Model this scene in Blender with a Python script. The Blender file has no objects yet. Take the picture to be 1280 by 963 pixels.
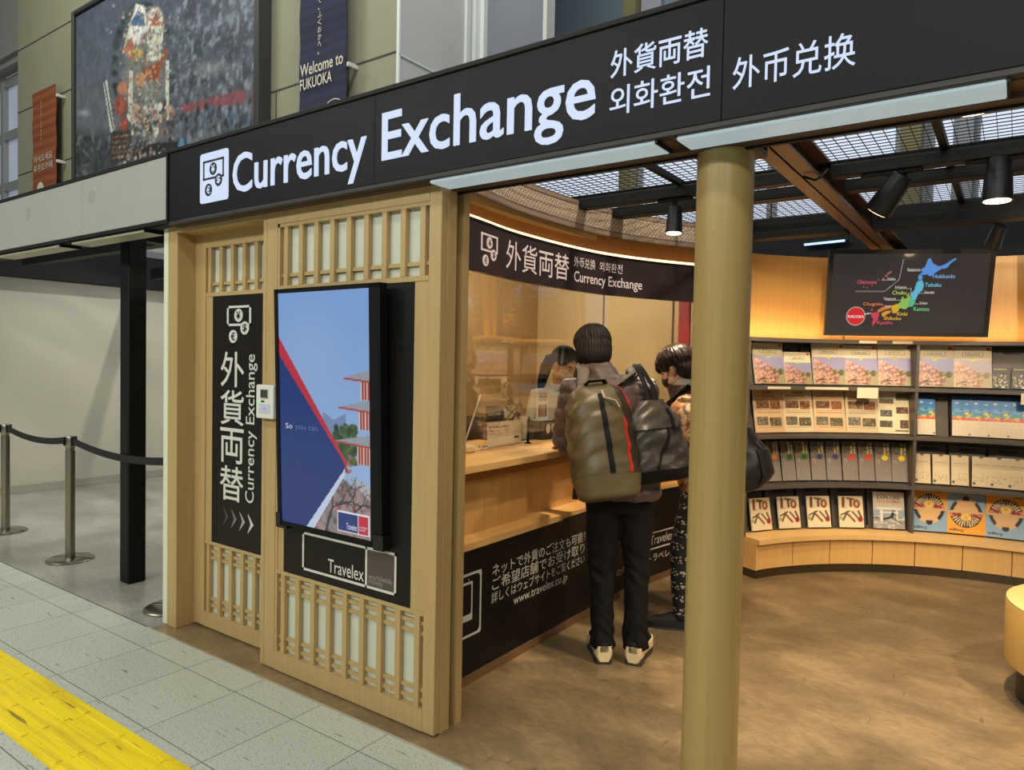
import bpy, bmesh, math, random
import numpy as np
from mathutils import Vector, Matrix
R = random.Random(7)
NR = np.random.RandomState(11)
SC = bpy.context.scene
COL = SC.collection
PI = math.pi

# ---------------------------------------------------------------- colours and materials
def lin(c):
    c = c / 255.0
    return c / 12.92 if c <= 0.04045 else ((c + 0.055) / 1.055) ** 2.4
def rgb(*c): return tuple(lin(x) for x in c)
def lin_arr(a):
    a = np.clip(a, 0, 255) / 255.0
    return np.where(a <= 0.04045, a / 12.92, ((a + 0.055) / 1.055) ** 2.4)
MATS = {}
def nodes_of(name):
    m = bpy.data.materials.new(name); m.use_nodes = True
    nt = m.node_tree
    return m, nt, nt.nodes['Principled BSDF']
def mat(name, c, rough=0.5, metal=0.0, noise=None, bump=None, emit=0.0, spec=0.4, stretch=None, sheen=0.0, coat=0.0):
    """noise = (scale, amount 0..1), bump = (scale, strength), stretch scales the object coordinates"""
    if name in MATS: return MATS[name]
    m, nt, b = nodes_of(name)
    col = rgb(*c)
    b.inputs['Base Color'].default_value = (*col, 1)
    b.inputs['Roughness'].default_value = rough
    b.inputs['Metallic'].default_value = metal
    b.inputs['Specular IOR Level'].default_value = spec
    b.inputs['Sheen Weight'].default_value = sheen
    b.inputs['Coat Weight'].default_value = coat
    if emit:
        if emit > 0.3: b.inputs['Base Color'].default_value = (*[x * 0.15 for x in col], 1)
        b.inputs['Emission Color'].default_value = (*col, 1)
        b.inputs['Emission Strength'].default_value = emit
    if noise or bump:
        tc = nt.nodes.new('ShaderNodeTexCoord'); mp = nt.nodes.new('ShaderNodeMapping')
        nt.links.new(tc.outputs['Object'], mp.inputs['Vector'])
        if stretch: mp.inputs['Scale'].default_value = stretch
    if noise:
        n = nt.nodes.new('ShaderNodeTexNoise'); n.inputs['Scale'].default_value = noise[0]
        n.inputs['Detail'].default_value = 6; n.inputs['Roughness'].default_value = 0.62
        nt.links.new(mp.outputs[0], n.inputs['Vector'])
        r = nt.nodes.new('ShaderNodeValToRGB')
        a = noise[1]
        r.color_ramp.elements[0].position = 0.3; r.color_ramp.elements[1].position = 0.7
        r.color_ramp.elements[0].color = (*[x * (1 - a) for x in col], 1)
        r.color_ramp.elements[1].color = (*[min(1, x * (1 + a)) for x in col], 1)
        nt.links.new(n.outputs['Fac'], r.inputs[0]); nt.links.new(r.outputs[0], b.inputs['Base Color'])
    if bump:
        n2 = nt.nodes.new('ShaderNodeTexNoise'); n2.inputs['Scale'].default_value = bump[0]; n2.inputs['Detail'].default_value = 4
        nt.links.new(mp.outputs[0], n2.inputs['Vector'])
        bp = nt.nodes.new('ShaderNodeBump'); bp.inputs['Strength'].default_value = bump[1]; bp.inputs['Distance'].default_value = 0.01
        nt.links.new(n2.outputs['Fac'], bp.inputs['Height']); nt.links.new(bp.outputs[0], b.inputs['Normal'])
    MATS[name] = m
    return m
def wood(name, c, axis='z', rough=0.42, amt=0.13, coat=0.0):
    s = {'z': (1, 1, 0.045), 'x': (0.045, 1, 1), 'y': (1, 0.045, 1)}[axis]
    return mat(name, c, rough, noise=(55, amt), bump=(90, 0.04), stretch=s, coat=coat)
def print_mat(name, rough=0.35, emit=0.0, coat=0.0):
    if name in MATS: return MATS[name]
    m, nt, b = nodes_of(name)
    a = nt.nodes.new('ShaderNodeAttribute'); a.attribute_name = 'ink'
    nt.links.new(a.outputs['Color'], b.inputs['Base Color'])
    b.inputs['Roughness'].default_value = rough; b.inputs['Coat Weight'].default_value = coat
    if emit:
        nt.links.new(a.outputs['Color'], b.inputs['Emission Color']); b.inputs['Emission Strength'].default_value = emit
        b.inputs['Base Color'].default_value = (0.01, 0.01, 0.01, 1)
        for l in list(b.inputs['Base Color'].links): nt.links.remove(l)
    MATS[name] = m
    return m
def glass_mat(name, tint=(0.96, 0.98, 0.97), gain=1.0, rough=0.0):
    if name in MATS: return MATS[name]
    m = bpy.data.materials.new(name); m.use_nodes = True; nt = m.node_tree
    nt.nodes.clear()
    o = nt.nodes.new('ShaderNodeOutputMaterial'); mx = nt.nodes.new('ShaderNodeMixShader')
    t = nt.nodes.new('ShaderNodeBsdfTransparent'); t.inputs[0].default_value = (*tint, 1)
    g = nt.nodes.new('ShaderNodeBsdfGlossy'); g.inputs['Roughness'].default_value = rough
    lw = nt.nodes.new('ShaderNodeLayerWeight'); lw.inputs['Blend'].default_value = 0.5      # facing term: the same on both sides of the pane
    pw = nt.nodes.new('ShaderNodeMath'); pw.operation = 'POWER'; pw.inputs[1].default_value = 4.0
    mu = nt.nodes.new('ShaderNodeMath'); mu.operation = 'MULTIPLY_ADD'; mu.inputs[1].default_value = 0.9 * gain; mu.inputs[2].default_value = 0.04 * gain; mu.use_clamp = True
    nt.links.new(lw.outputs['Facing'], pw.inputs[0]); nt.links.new(pw.outputs[0], mu.inputs[0]); nt.links.new(mu.outputs[0], mx.inputs[0])
    nt.links.new(t.outputs[0], mx.inputs[1]); nt.links.new(g.outputs[0], mx.inputs[2]); nt.links.new(mx.outputs[0], o.inputs[0])
    MATS[name] = m
    return m

# ---------------------------------------------------------------- objects
FR = {}
def frame(loc, rotz=0.0): return Matrix.Translation(Vector(loc)) @ Matrix.Rotation(rotz, 4, 'Z')
def props(o, label=None, cat=None, group=None, kind=None):
    if label: o['label'] = label
    if cat: o['category'] = cat
    if group: o['group'] = group
    if kind: o['kind'] = kind
    return o
def thing(name, label, cat, loc=(0, 0, 0), rotz=0.0, group=None):
    o = bpy.data.objects.new(name, None); COL.objects.link(o)
    o.location = loc; o.rotation_euler = (0, 0, rotz); o.empty_display_size = 0.1
    FR[o] = frame(loc, rotz)
    return props(o, label, cat, group)
def link_mesh(name, me, m, parent=None, base=None, space='world', smooth=None, label=None):
    """mesh vertices are in world space (or in the root's frame when space = 'local')"""
    M = FR[parent] if parent else frame(base or (0, 0, 0))
    if space == 'world': me.transform(M.inverted())
    o = bpy.data.objects.new(name, me); COL.objects.link(o)
    ms = m if isinstance(m, (list, tuple)) else [m]
    if not me.materials:
        for x in ms: me.materials.append(x)
    if parent:
        o.parent = parent; FR[o] = M
    else:
        o.matrix_world = M; FR[o] = M
    if smooth is not None:
        me.shade_smooth()
        if smooth < 179: me.set_sharp_from_angle(angle=math.radians(smooth))
    if label: o['label'] = label
    return o
class MB:
    def __init__(s): s.bm = bmesh.new()
    def _new(s, vs, fs, mi=0):
        bv = [s.bm.verts.new(v) for v in vs]
        for f in fs:
            try:
                fc = s.bm.faces.new([bv[i] for i in f]); fc.material_index = mi
            except ValueError: pass
        return bv
    def box(s, x0, x1, y0, y1, z0, z1, bev=0.0, rot=None, about=None, mi=0, seg=1):
        vs = [(x, y, z) for z in (z0, z1) for y in (y0, y1) for x in (x0, x1)]
        fs = [(0, 2, 3, 1), (4, 5, 7, 6), (0, 1, 5, 4), (2, 6, 7, 3), (0, 4, 6, 2), (1, 3, 7, 5)]
        bv = s._new(vs, fs, mi)
        if bev:
            es = list({e for v in bv for e in v.link_edges})
            r = bmesh.ops.bevel(s.bm, geom=es, offset=bev, segments=seg, affect='EDGES', profile=0.5)
            bv = list({v for f in r['faces'] for v in f.verts} | {v for v in bv if v.is_valid})
        if rot is not None:
            bmesh.ops.rotate(s.bm, verts=bv, cent=about or ((x0 + x1) / 2, (y0 + y1) / 2, (z0 + z1) / 2), matrix=rot)
        return bv
    def loft(s, rings, closed=True, cap=True, mi=0):
        """rings: lists of points, all of one length"""
        n = len(rings[0]); allv = []
        for r in rings: allv.append([s.bm.verts.new(p) for p in r])
        for a, b in zip(allv, allv[1:]):
            for i in range(n if closed else n - 1):
                j = (i + 1) % n
                f = s.bm.faces.new((a[i], a[j], b[j], b[i])); f.material_index = mi
        if cap and closed:
            f = s.bm.faces.new(list(reversed(allv[0]))); f.material_index = mi
            f = s.bm.faces.new(allv[-1]); f.material_index = mi
        return allv
    def tube(s, pts, rad, n=10, round_ends=False, flat=None, mi=0):
        pts = [Vector(p) for p in pts]
        if not isinstance(rad, (list, tuple)): rad = [rad] * len(pts)
        rad = list(rad)
        if round_ends:
            a, b = (pts[0] - pts[1]).normalized(), (pts[-1] - pts[-2]).normalized()
            r0, r1 = rad[0], rad[-1]
            pts = [pts[0] + a * r0 * 0.92, pts[0] + a * r0 * 0.6] + pts + [pts[-1] + b * r1 * 0.6, pts[-1] + b * r1 * 0.92]
            rad = [r0 * 0.4, r0 * 0.8] + rad + [r1 * 0.8, r1 * 0.4]
        rings = []; up = None
        for i, p in enumerate(pts):
            d = (pts[min(i + 1, len(pts) - 1)] - pts[max(i - 1, 0)])
            d = d.normalized() if d.length > 1e-9 else Vector((0, 0, 1))
            if up is None:
                up = Vector((0, 0, 1)) if abs(d.z) < 0.9 else Vector((0, 1, 0))
            sd = d.cross(up)
            if sd.length < 1e-6: sd = d.cross(Vector((1, 0, 0)))
            sd.normalize(); up = sd.cross(d).normalized()
            fx, fy = flat or (1, 1)
            rings.append([p + sd * (math.cos(t) * rad[i] * fx) + up * (math.sin(t) * rad[i] * fy) for t in [2 * PI * k / n for k in range(n)]])
        s.loft(rings, mi=mi)
    def cyl(s, a, b, r, r2=None, n=24, mi=0): s.tube([a, b], [r, r if r2 is None else r2], n, mi=mi)
    def lathe(s, prof, c, n=32, mi=0):
        rings = [[(c[0] + r * math.cos(t), c[1] + r * math.sin(t), c[2] + z) for t in [2 * PI * k / n for k in range(n)]] for r, z in prof]
        s.loft(rings, mi=mi)
    def ell(s, c, r, M=None, nu=20, nv=12):
        rings = []
        for k in range(1, nv):
            a = -PI / 2 + PI * k / nv
            ring = []
            for i in range(nu):
                t = 2 * PI * i / nu
                p = Vector((r[0] * math.cos(a) * math.cos(t), r[1] * math.cos(a) * math.sin(t), r[2] * math.sin(a))) + Vector(c)
                ring.append(M @ p if M is not None else p)
            rings.append(ring)
        s.loft(rings)
    def prism(s, pts, fn, w0, w1, mi=0):
        """outline pts (u, v) mapped by fn(u, v, w), from w0 to w1"""
        a = [s.bm.verts.new(fn(u, v, w0)) for u, v in pts]; b = [s.bm.verts.new(fn(u, v, w1)) for u, v in pts]
        n = len(pts)
        for i in range(n):
            f = s.bm.faces.new((a[i], a[(i + 1) % n], b[(i + 1) % n], b[i])); f.material_index = mi
        for fs in (list(reversed(a)), b):
            f = s.bm.faces.new(fs); f.material_index = mi
    def mesh(s, name):
        bmesh.ops.recalc_face_normals(s.bm, faces=s.bm.faces)
        me = bpy.data.meshes.new(name); s.bm.to_mesh(me); s.bm.free()
        return me
    def obj(s, name, m, parent=None, base=None, space='world', smooth=None, label=None):
        return link_mesh(name, s.mesh(name), m, parent, base, space, smooth, label)
def struct(o, label=None):
    o['kind'] = 'structure'
    if label: o['label'] = label
    return o
def arc_pts(cx, cy, r, a0, a1, n):
    return [(cx + r * math.cos(math.radians(a0 + (a1 - a0) * i / n)), cy + r * math.sin(math.radians(a0 + (a1 - a0) * i / n))) for i in range(n + 1)]
def round_rect(u0, u1, v0, v1, r, n=5):
    p = []
    for cx, cy, a in ((u1 - r, v0 + r, -90), (u1 - r, v1 - r, 0), (u0 + r, v1 - r, 90), (u0 + r, v0 + r, 180)):
        p += arc_pts(cx, cy, r, a, a + 90, n)
    return p
def circle(u, v, ru, rv=None, n=24):
    rv = rv or ru
    return [(u + ru * math.cos(2 * PI * k / n), v + rv * math.sin(2 * PI * k / n)) for k in range(n)]

# ---------------------------------------------------------------- lettering
GLY = {}
def glyphs(body, bold=0.0, thick=False, res=3):
    k = (body, bold, thick, res)
    if k in GLY: return GLY[k]
    cu = bpy.data.curves.new('t', 'FONT'); cu.body = body; cu.size = 1.0; cu.resolution_u = res
    cu.offset = bold; cu.extrude = 0.05 if thick else 0.0; cu.fill_mode = 'FRONT' if not thick else 'BOTH'
    if '\n' in body: cu.space_line = 0.95
    o = bpy.data.objects.new('t', cu); COL.objects.link(o)
    dg = bpy.context.evaluated_depsgraph_get()
    me = bpy.data.meshes.new_from_object(o.evaluated_get(dg))
    V = np.array([v.co[:] for v in me.vertices]) if len(me.vertices) else np.zeros((0, 3))
    F = [tuple(p.vertices) for p in me.polygons]
    bpy.data.objects.remove(o); bpy.data.curves.remove(cu); bpy.data.meshes.remove(me)
    GLY[k] = (V, F)
    return V, F
def letter_geo(body, u0, u1, v0, v1, bold=0.0, thick=False, turn=0, res=3):
    """outline of the words fitted into the box u0..u1, v0..v1 (turn = 1: rotated a quarter turn anticlockwise)"""
    V, F = glyphs(body, bold, thick, res)
    P = V.copy()
    if turn: P[:, 0], P[:, 1] = -V[:, 1], V[:, 0]
    mn, mx = P.min(0), P.max(0)
    P[:, 0] = u0 + (P[:, 0] - mn[0]) / (mx[0] - mn[0]) * (u1 - u0)
    P[:, 1] = v0 + (P[:, 1] - mn[1]) / (mx[1] - mn[1]) * (v1 - v0)
    return P, F
def lettering(name, items, fn, m, parent, w=0.001, d=0.002, label=None, space='world'):
    """items: (body, u0, u1, v0, v1, bold[, turn]); one part for one piece of writing"""
    vs, fs = [], []
    for it in items:
        body, u0, u1, v0, v1, bold = it[:6]
        thick = d > 0.0025
        P, F = letter_geo(body, u0, u1, v0, v1, bold, thick, it[6] if len(it) > 6 else 0)
        o = len(vs)
        vs += [tuple(fn(p[0], p[1], w + (d if p[2] > -0.001 else 0))) for p in P]
        fs += [tuple(i + o for i in f) for f in F]
    me = bpy.data.meshes.new(name); me.from_pydata(vs, [], fs); me.update()
    return link_mesh(name, me, m, parent, space=space, label=label)
def face_y(Y): return lambda u, v, w: (u, Y - w, v)         # plane facing the camera hall (-Y)
def face_x(X): return lambda u, v, w: (X + w, u, v)         # plane facing +X
def money_icon(fn, u0, u1, v0, v1, mline, mink, parent, name='icon', w=0.001, lit=0.002):
    """banknote outline with three coins; coins in mline, their signs in mink"""
    U = lambda a: u0 + a * (u1 - u0)
    V = lambda b: v0 + b * (v1 - v0)
    b = MB(); t = 0.05
    for r in ((0, 1, 0.94, 1), (0, 1, 0.46, 0.52), (0, 0.07, 0.46, 1), (0.93, 1, 0.46, 1)):
        b.prism([(U(r[0]), V(r[2])), (U(r[1]), V(r[2])), (U(r[1]), V(r[3])), (U(r[0]), V(r[3]))], fn, w, w + lit)
    ru, rv = 0.175 * (u1 - u0), 0.175 * (v1 - v0)
    cs = ((0.49, 0.74), (0.75, 0.40), (0.27, 0.18))
    for cu, cv in cs: b.prism(circle(U(cu), V(cv), ru, rv), fn, w, w + lit * 1.3)
    o = b.obj(name, mline, parent)
    it = [(ch, U(cu) - ru * 0.5, U(cu) + ru * 0.5, V(cv) - rv * 0.62, V(cv) + rv * 0.62, 0.02) for ch, (cu, cv) in zip('¥$€', cs)]
    lettering('currency_sign', it, fn, mink, o, w=w + lit * 1.3 + 0.0004, d=0.0004)
    return o

# ---------------------------------------------------------------- pictures (coloured grids of small faces)
class Paint:
    def __init__(s, nx, ny, base=(255, 255, 255)):
        s.nx, s.ny = nx, ny
        s.U, s.V = np.meshgrid(np.linspace(0, 1, nx), np.linspace(0, 1, ny))
        s.I = np.zeros((ny, nx, 3)) + np.array(base, float)
    def noise(s, sx, sy, seed, octaves=3):
        rs = np.random.RandomState(seed); out = np.zeros((s.ny, s.nx)); amp = 1; tot = 0
        for o in range(octaves):
            g = rs.rand(sy + 2, sx + 2); x = s.U * sx; y = s.V * sy
            i, j = x.astype(int), y.astype(int); fx, fy = x - i, y - j
            fx = fx * fx * (3 - 2 * fx); fy = fy * fy * (3 - 2 * fy)
            out += amp * ((g[j, i] * (1 - fx) + g[j, i + 1] * fx) * (1 - fy) + (g[j + 1, i] * (1 - fx) + g[j + 1, i + 1] * fx) * fy)
            tot += amp; amp *= 0.5; sx *= 2; sy *= 2
        return out / tot
    def put(s, mask, c):
        m = np.clip(mask, 0, 1)[..., None]
        c = np.asarray(c, float)
        s.I = s.I * (1 - m) + c * m
    def grad(s, c0, c1, t=None): s.I = np.array(c0, float) + (np.array(c1, float) - np.array(c0, float)) * (s.V if t is None else t)[..., None]
    def rect(s, u0, u1, v0, v1, c): s.put(((s.U >= u0) & (s.U <= u1) & (s.V >= v0) & (s.V <= v1)).astype(float), c)
    def ell(s, cu, cv, ru, rv, c, soft=0.15, a=1.0, rot=0.0):
        du, dv = s.U - cu, s.V - cv
        if rot:
            cr, sr = math.cos(rot), math.sin(rot); du, dv = du * cr + dv * sr, -du * sr + dv * cr
        d = np.sqrt((du / ru) ** 2 + (dv / rv) ** 2)
        s.put(np.clip((1 - d) / max(soft, 1e-3), 0, 1) * a, c)
    def poly(s, pts, c, a=1.0):
        ins = np.zeros_like(s.U, bool); n = len(pts)
        for i in range(n):
            x0, y0 = pts[i]; x1, y1 = pts[(i + 1) % n]
            if y0 == y1: continue
            cond = ((y0 > s.V) != (y1 > s.V)) & (s.U < (x1 - x0) * (s.V - y0) / (y1 - y0) + x0)
            ins ^= cond
        s.put(ins * a, c)
    def line(s, p, q, wd, c, asp=1.0):
        """asp = height / width of the picture"""
        ax, ay, bx, by = p[0], p[1] * asp, q[0], q[1] * asp
        px, py = s.U, s.V * asp; L = max((bx - ax) ** 2 + (by - ay) ** 2, 1e-9)
        t = np.clip(((px - ax) * (bx - ax) + (py - ay) * (by - ay)) / L, 0, 1)
        d = np.hypot(px - ax - t * (bx - ax), py - ay - t * (by - ay))
        s.put(np.clip((wd - d) / (wd * 0.4), 0, 1), c)
    def text(s, *a): pass
def picture_mesh(name, p, fn, body=None, paper=(235, 228, 210), extra=None):
    """grid of p.nx x p.ny coloured points mapped by fn(u, v) ; body = box corners appended as the paper block"""
    nx, ny = p.nx, p.ny
    vs = [tuple(fn(u, v)) for v in np.linspace(0, 1, ny) for u in np.linspace(0, 1, nx)]
    fs = [(j * nx + i, j * nx + i + 1, (j + 1) * nx + i + 1, (j + 1) * nx + i) for j in range(ny - 1) for i in range(nx - 1)]
    cols = lin_arr(p.I.reshape(-1, 3))
    if body:
        o = len(vs); x0, x1, y0, y1, z0, z1 = body
        vs += [(x, y, z) for z in (z0, z1) for y in (y0, y1) for x in (x0, x1)]
        fs += [tuple(i + o for i in f) for f in ((0, 2, 3, 1), (4, 5, 7, 6), (0, 1, 5, 4), (2, 6, 7, 3), (0, 4, 6, 2), (1, 3, 7, 5))]
        cols = np.vstack([cols, np.repeat(lin_arr(np.array([paper], float)), 8, 0)])
    me = bpy.data.meshes.new(name); me.from_pydata(vs, [], fs); me.update()
    at = me.color_attributes.new('ink', 'FLOAT_COLOR', 'POINT')
    at.data.foreach_set('color', np.hstack([cols, np.ones((len(cols), 1))]).astype(np.float32).ravel())
    return me

# ---------------------------------------------------------------- grown surfaces (people, bags)
def fused(name, mb, voxel, m, parent, smooth_it=6, wrinkle=None, space='local', label=None):
    """closes overlapping shapes of mb into one continuous skin"""
    me = mb.mesh(name + '_raw')
    o = bpy.data.objects.new('raw', me); COL.objects.link(o)
    r = o.modifiers.new('r', 'REMESH'); r.mode = 'VOXEL'; r.voxel_size = voxel
    if smooth_it:
        s = o.modifiers.new('s', 'SMOOTH'); s.factor = 0.5; s.iterations = smooth_it
    dg = bpy.context.evaluated_depsgraph_get()
    out = bpy.data.meshes.new_from_object(o.evaluated_get(dg)); out.name = name
    bpy.data.objects.remove(o); bpy.data.meshes.remove(me)
    if wrinkle:
        n = len(out.vertices); co = np.zeros(n * 3, np.float32); no = np.zeros(n * 3, np.float32)
        out.vertices.foreach_get('co', co); out.vertices.foreach_get('normal', no)
        co = co.reshape(-1, 3); no = no.reshape(-1, 3)
        co += no * wrinkle(co)[:, None].astype(np.float32)
        out.vertices.foreach_set('co', co.ravel()); out.update()
    out.materials.clear()
    return link_mesh(name, out, m, parent, space=space, smooth=180, label=label)
# ---------------------------------------------------------------- materials of the place
M_black = mat('black board', (20, 20, 22), 0.45, noise=(3, 0.05), spec=0.15)
M_blackmetal = mat('black paint', (14, 14, 15), 0.5, spec=0.15)
M_dark = mat('dark steel', (26, 23, 22), 0.55, spec=0.2)
M_oak = wood('pale oak', (176, 148, 100), 'z', amt=0.07)
M_oakx = wood('pale oak across', (176, 148, 100), 'x', amt=0.07)
M_paper = mat('shoji paper', (196, 196, 182), 0.8, noise=(6, 0.03))
M_white = mat('white plastic', (214, 212, 204), 0.4)
M_ink = mat('white vinyl', (222, 220, 210), 0.5)
M_steel = mat('brushed steel', (150, 146, 132), 0.28, metal=1.0, noise=(80, 0.05), stretch=(1, 1, 0.05))
M_lit = mat('lit letters', (206, 220, 248), 0.5, emit=0.86)
M_strip = mat('strip light diffuser', (186, 206, 208), 0.4, emit=0.62)
M_brown = mat('brown soffit', (74, 55, 42), 0.5)
M_cwood = wood('counter maple', (216, 170, 104), 'y', amt=0.08)
M_cwoodz = wood('counter maple upright', (206, 158, 92), 'z', amt=0.08)
M_bench = wood('bench maple', (226, 176, 106), 'z', amt=0.06)
M_benchtop = wood('bench top maple', (232, 186, 118), 'x', amt=0.06)
M_rack = mat('charcoal rack', (88, 80, 72), 0.45)
M_beige = mat('beige wall panel', (152, 150, 126), 0.6, noise=(1.5, 0.03))
M_groove = mat('wall groove', (70, 70, 58), 0.8)
M_conc = None

def floor_tiles():
    m, nt, b = nodes_of('terrazzo tiles')
    tc = nt.nodes.new('ShaderNodeTexCoord'); mp = nt.nodes.new('ShaderNodeMapping')
    mp.inputs['Location'].default_value = (0.005 + 8.0, -0.258 + 8.4, 0)
    nt.links.new(tc.outputs['Object'], mp.inputs[0])
    br = nt.nodes.new('ShaderNodeTexBrick'); br.offset = 0; br.squash = 1
    br.inputs['Scale'].default_value = 1; br.inputs['Brick Width'].default_value = 0.4; br.inputs['Row Height'].default_value = 0.4
    br.inputs['Mortar Size'].default_value = 0.0022; br.inputs['Mortar Smooth'].default_value = 0.1; br.inputs['Bias'].default_value = 0
    br.inputs['Color1'].default_value = (*rgb(184, 186, 172), 1); br.inputs['Color2'].default_value = (*rgb(178, 180, 167), 1)
    br.inputs['Mortar'].default_value = (*rgb(92, 94, 84), 1)
    nt.links.new(mp.outputs[0], br.inputs['Vector'])
    v = nt.nodes.new('ShaderNodeTexNoise'); v.inputs['Scale'].default_value = 130; v.inputs['Detail'].default_value = 3
    nt.links.new(tc.outputs['Object'], v.inputs['Vector'])
    r = nt.nodes.new('ShaderNodeValToRGB'); r.color_ramp.elements[0].position = 0.35; r.color_ramp.elements[1].position = 0.43
    r.color_ramp.elements[0].color = (0.36, 0.36, 0.33, 1); r.color_ramp.elements[1].color = (1, 1, 1, 1)
    nt.links.new(v.outputs['Fac'], r.inputs[0])
    # scuffs: short dark strokes
    mp2 = nt.nodes.new('ShaderNodeMapping'); mp2.inputs['Rotation'].default_value = (0, 0, 0.62); mp2.inputs['Scale'].default_value = (7, 60, 1)
    nt.links.new(tc.outputs['Object'], mp2.inputs[0])
    n2 = nt.nodes.new('ShaderNodeTexNoise'); n2.inputs['Scale'].default_value = 1; n2.inputs['Detail'].default_value = 2
    nt.links.new(mp2.outputs[0], n2.inputs['Vector'])
    r2 = nt.nodes.new('ShaderNodeValToRGB'); r2.color_ramp.elements[0].position = 0.285; r2.color_ramp.elements[1].position = 0.315
    r2.color_ramp.elements[0].color = (0.22, 0.22, 0.20, 1); r2.color_ramp.elements[1].color = (1, 1, 1, 1)
    nt.links.new(n2.outputs['Fac'], r2.inputs[0])
    x = nt.nodes.new('ShaderNodeMix'); x.data_type = 'RGBA'; x.blend_type = 'MULTIPLY'; x.inputs[0].default_value = 0.85
    nt.links.new(br.outputs['Color'], x.inputs[6]); nt.links.new(r.outputs[0], x.inputs[7])
    y = nt.nodes.new('ShaderNodeMix'); y.data_type = 'RGBA'; y.blend_type = 'MULTIPLY'; y.inputs[0].default_value = 0.8
    nt.links.new(x.outputs[2], y.inputs[6]); nt.links.new(r2.outputs[0], y.inputs[7])
    nt.links.new(y.outputs[2], b.inputs['Base Color']); b.inputs['Roughness'].default_value = 0.42
    return m
def yellow_scuffed():
    m, nt, b = nodes_of('tactile yellow')
    tc = nt.nodes.new('ShaderNodeTexCoord')
    def layer(scale, sc, p0, p1, dark):
        mp = nt.nodes.new('ShaderNodeMapping'); mp.inputs['Scale'].default_value = scale; nt.links.new(tc.outputs['Object'], mp.inputs[0])
        n = nt.nodes.new('ShaderNodeTexNoise'); n.inputs['Scale'].default_value = sc; n.inputs['Detail'].default_value = 4; nt.links.new(mp.outputs[0], n.inputs['Vector'])
        r = nt.nodes.new('ShaderNodeValToRGB'); r.color_ramp.elements[0].position = p0; r.color_ramp.elements[1].position = p1
        r.color_ramp.elements[0].color = (*dark, 1); r.color_ramp.elements[1].color = (1, 1, 1, 1); nt.links.new(n.outputs['Fac'], r.inputs[0]); return r
    l1 = layer((3.5, 40, 1), 1, 0.30, 0.345, (0.30, 0.26, 0.3)); l2 = layer((1.2, 16, 1), 1.6, 0.36, 0.55, (0.80, 0.76, 0.6)); l3 = layer((1, 1, 1), 70, 0.27, 0.33, (0.35, 0.3, 0.3))
    out = None
    for l in (l1, l2, l3):
        x = nt.nodes.new('ShaderNodeMix'); x.data_type = 'RGBA'; x.blend_type = 'MULTIPLY'; x.inputs[0].default_value = 0.9
        if out is None: x.inputs[6].default_value = (*rgb(236, 208, 8), 1)
        else: nt.links.new(out, x.inputs[6])
        nt.links.new(l.outputs[0], x.inputs[7]); out = x.outputs[2]
    nt.links.new(out, b.inputs['Base Color']); b.inputs['Roughness'].default_value = 0.5; MATS['tactile yellow'] = m
    return m
def floor_mottled(name, c0, c1, c2, sc, rough):
    m, nt, b = nodes_of(name)
    tc = nt.nodes.new('ShaderNodeTexCoord')
    n = nt.nodes.new('ShaderNodeTexNoise'); n.inputs['Scale'].default_value = sc; n.inputs['Detail'].default_value = 9; n.inputs['Roughness'].default_value = 0.66
    n.inputs['Distortion'].default_value = 0.25
    mp = nt.nodes.new('ShaderNodeMapping'); mp.inputs['Scale'].default_value = (0.85, 1.2, 1); mp.inputs['Rotation'].default_value = (0, 0, 0.5)
    nt.links.new(tc.outputs['Object'], mp.inputs[0]); nt.links.new(mp.outputs[0], n.inputs['Vector'])
    r = nt.nodes.new('ShaderNodeValToRGB'); e = r.color_ramp.elements
    e[0].position, e[0].color = 0.32, (*rgb(*c0), 1); e[1].position, e[1].color = 0.68, (*rgb(*c2), 1)
    k = e.new(0.5); k.color = (*rgb(*c1), 1)
    nt.links.new(n.outputs['Fac'], r.inputs[0])
    out = r.outputs[0]
    for scale, rz, s_, p0, p1, c_ in (((1, 2.2, 1), 0.4, 22, 0.38, 0.62, (0.78, 0.78, 0.80)), ((5, 34, 1), 0.2, 1, 0.29, 0.33, (0.42, 0.42, 0.42)), ((30, 5, 1), 0.9, 1, 0.28, 0.32, (0.5, 0.5, 0.5))):
        m3 = nt.nodes.new('ShaderNodeMapping'); m3.inputs['Scale'].default_value = scale; m3.inputs['Rotation'].default_value = (0, 0, rz); nt.links.new(tc.outputs['Object'], m3.inputs[0])
        n3_ = nt.nodes.new('ShaderNodeTexNoise'); n3_.inputs['Scale'].default_value = s_; n3_.inputs['Detail'].default_value = 5; nt.links.new(m3.outputs[0], n3_.inputs['Vector'])
        r3 = nt.nodes.new('ShaderNodeValToRGB'); r3.color_ramp.elements[0].position = p0; r3.color_ramp.elements[1].position = p1
        r3.color_ramp.elements[0].color = (*c_, 1); r3.color_ramp.elements[1].color = (1, 1, 1, 1); nt.links.new(n3_.outputs['Fac'], r3.inputs[0])
        x = nt.nodes.new('ShaderNodeMix'); x.data_type = 'RGBA'; x.blend_type = 'MULTIPLY'; x.inputs[0].default_value = 0.8
        nt.links.new(out, x.inputs[6]); nt.links.new(r3.outputs[0], x.inputs[7]); out = x.outputs[2]
    nt.links.new(out, b.inputs['Base Color'])
    n2 = nt.nodes.new('ShaderNodeTexNoise'); n2.inputs['Scale'].default_value = 26; n2.inputs['Detail'].default_value = 6
    nt.links.new(mp.outputs[0], n2.inputs['Vector'])
    bp = nt.nodes.new('ShaderNodeBump'); bp.inputs['Strength'].default_value = 0.12; bp.inputs['Distance'].default_value = 0.01
    nt.links.new(n2.outputs['Fac'], bp.inputs['Height']); nt.links.new(bp.outputs[0], b.inputs['Normal'])
    b.inputs['Roughness'].default_value = rough
    return m

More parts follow.
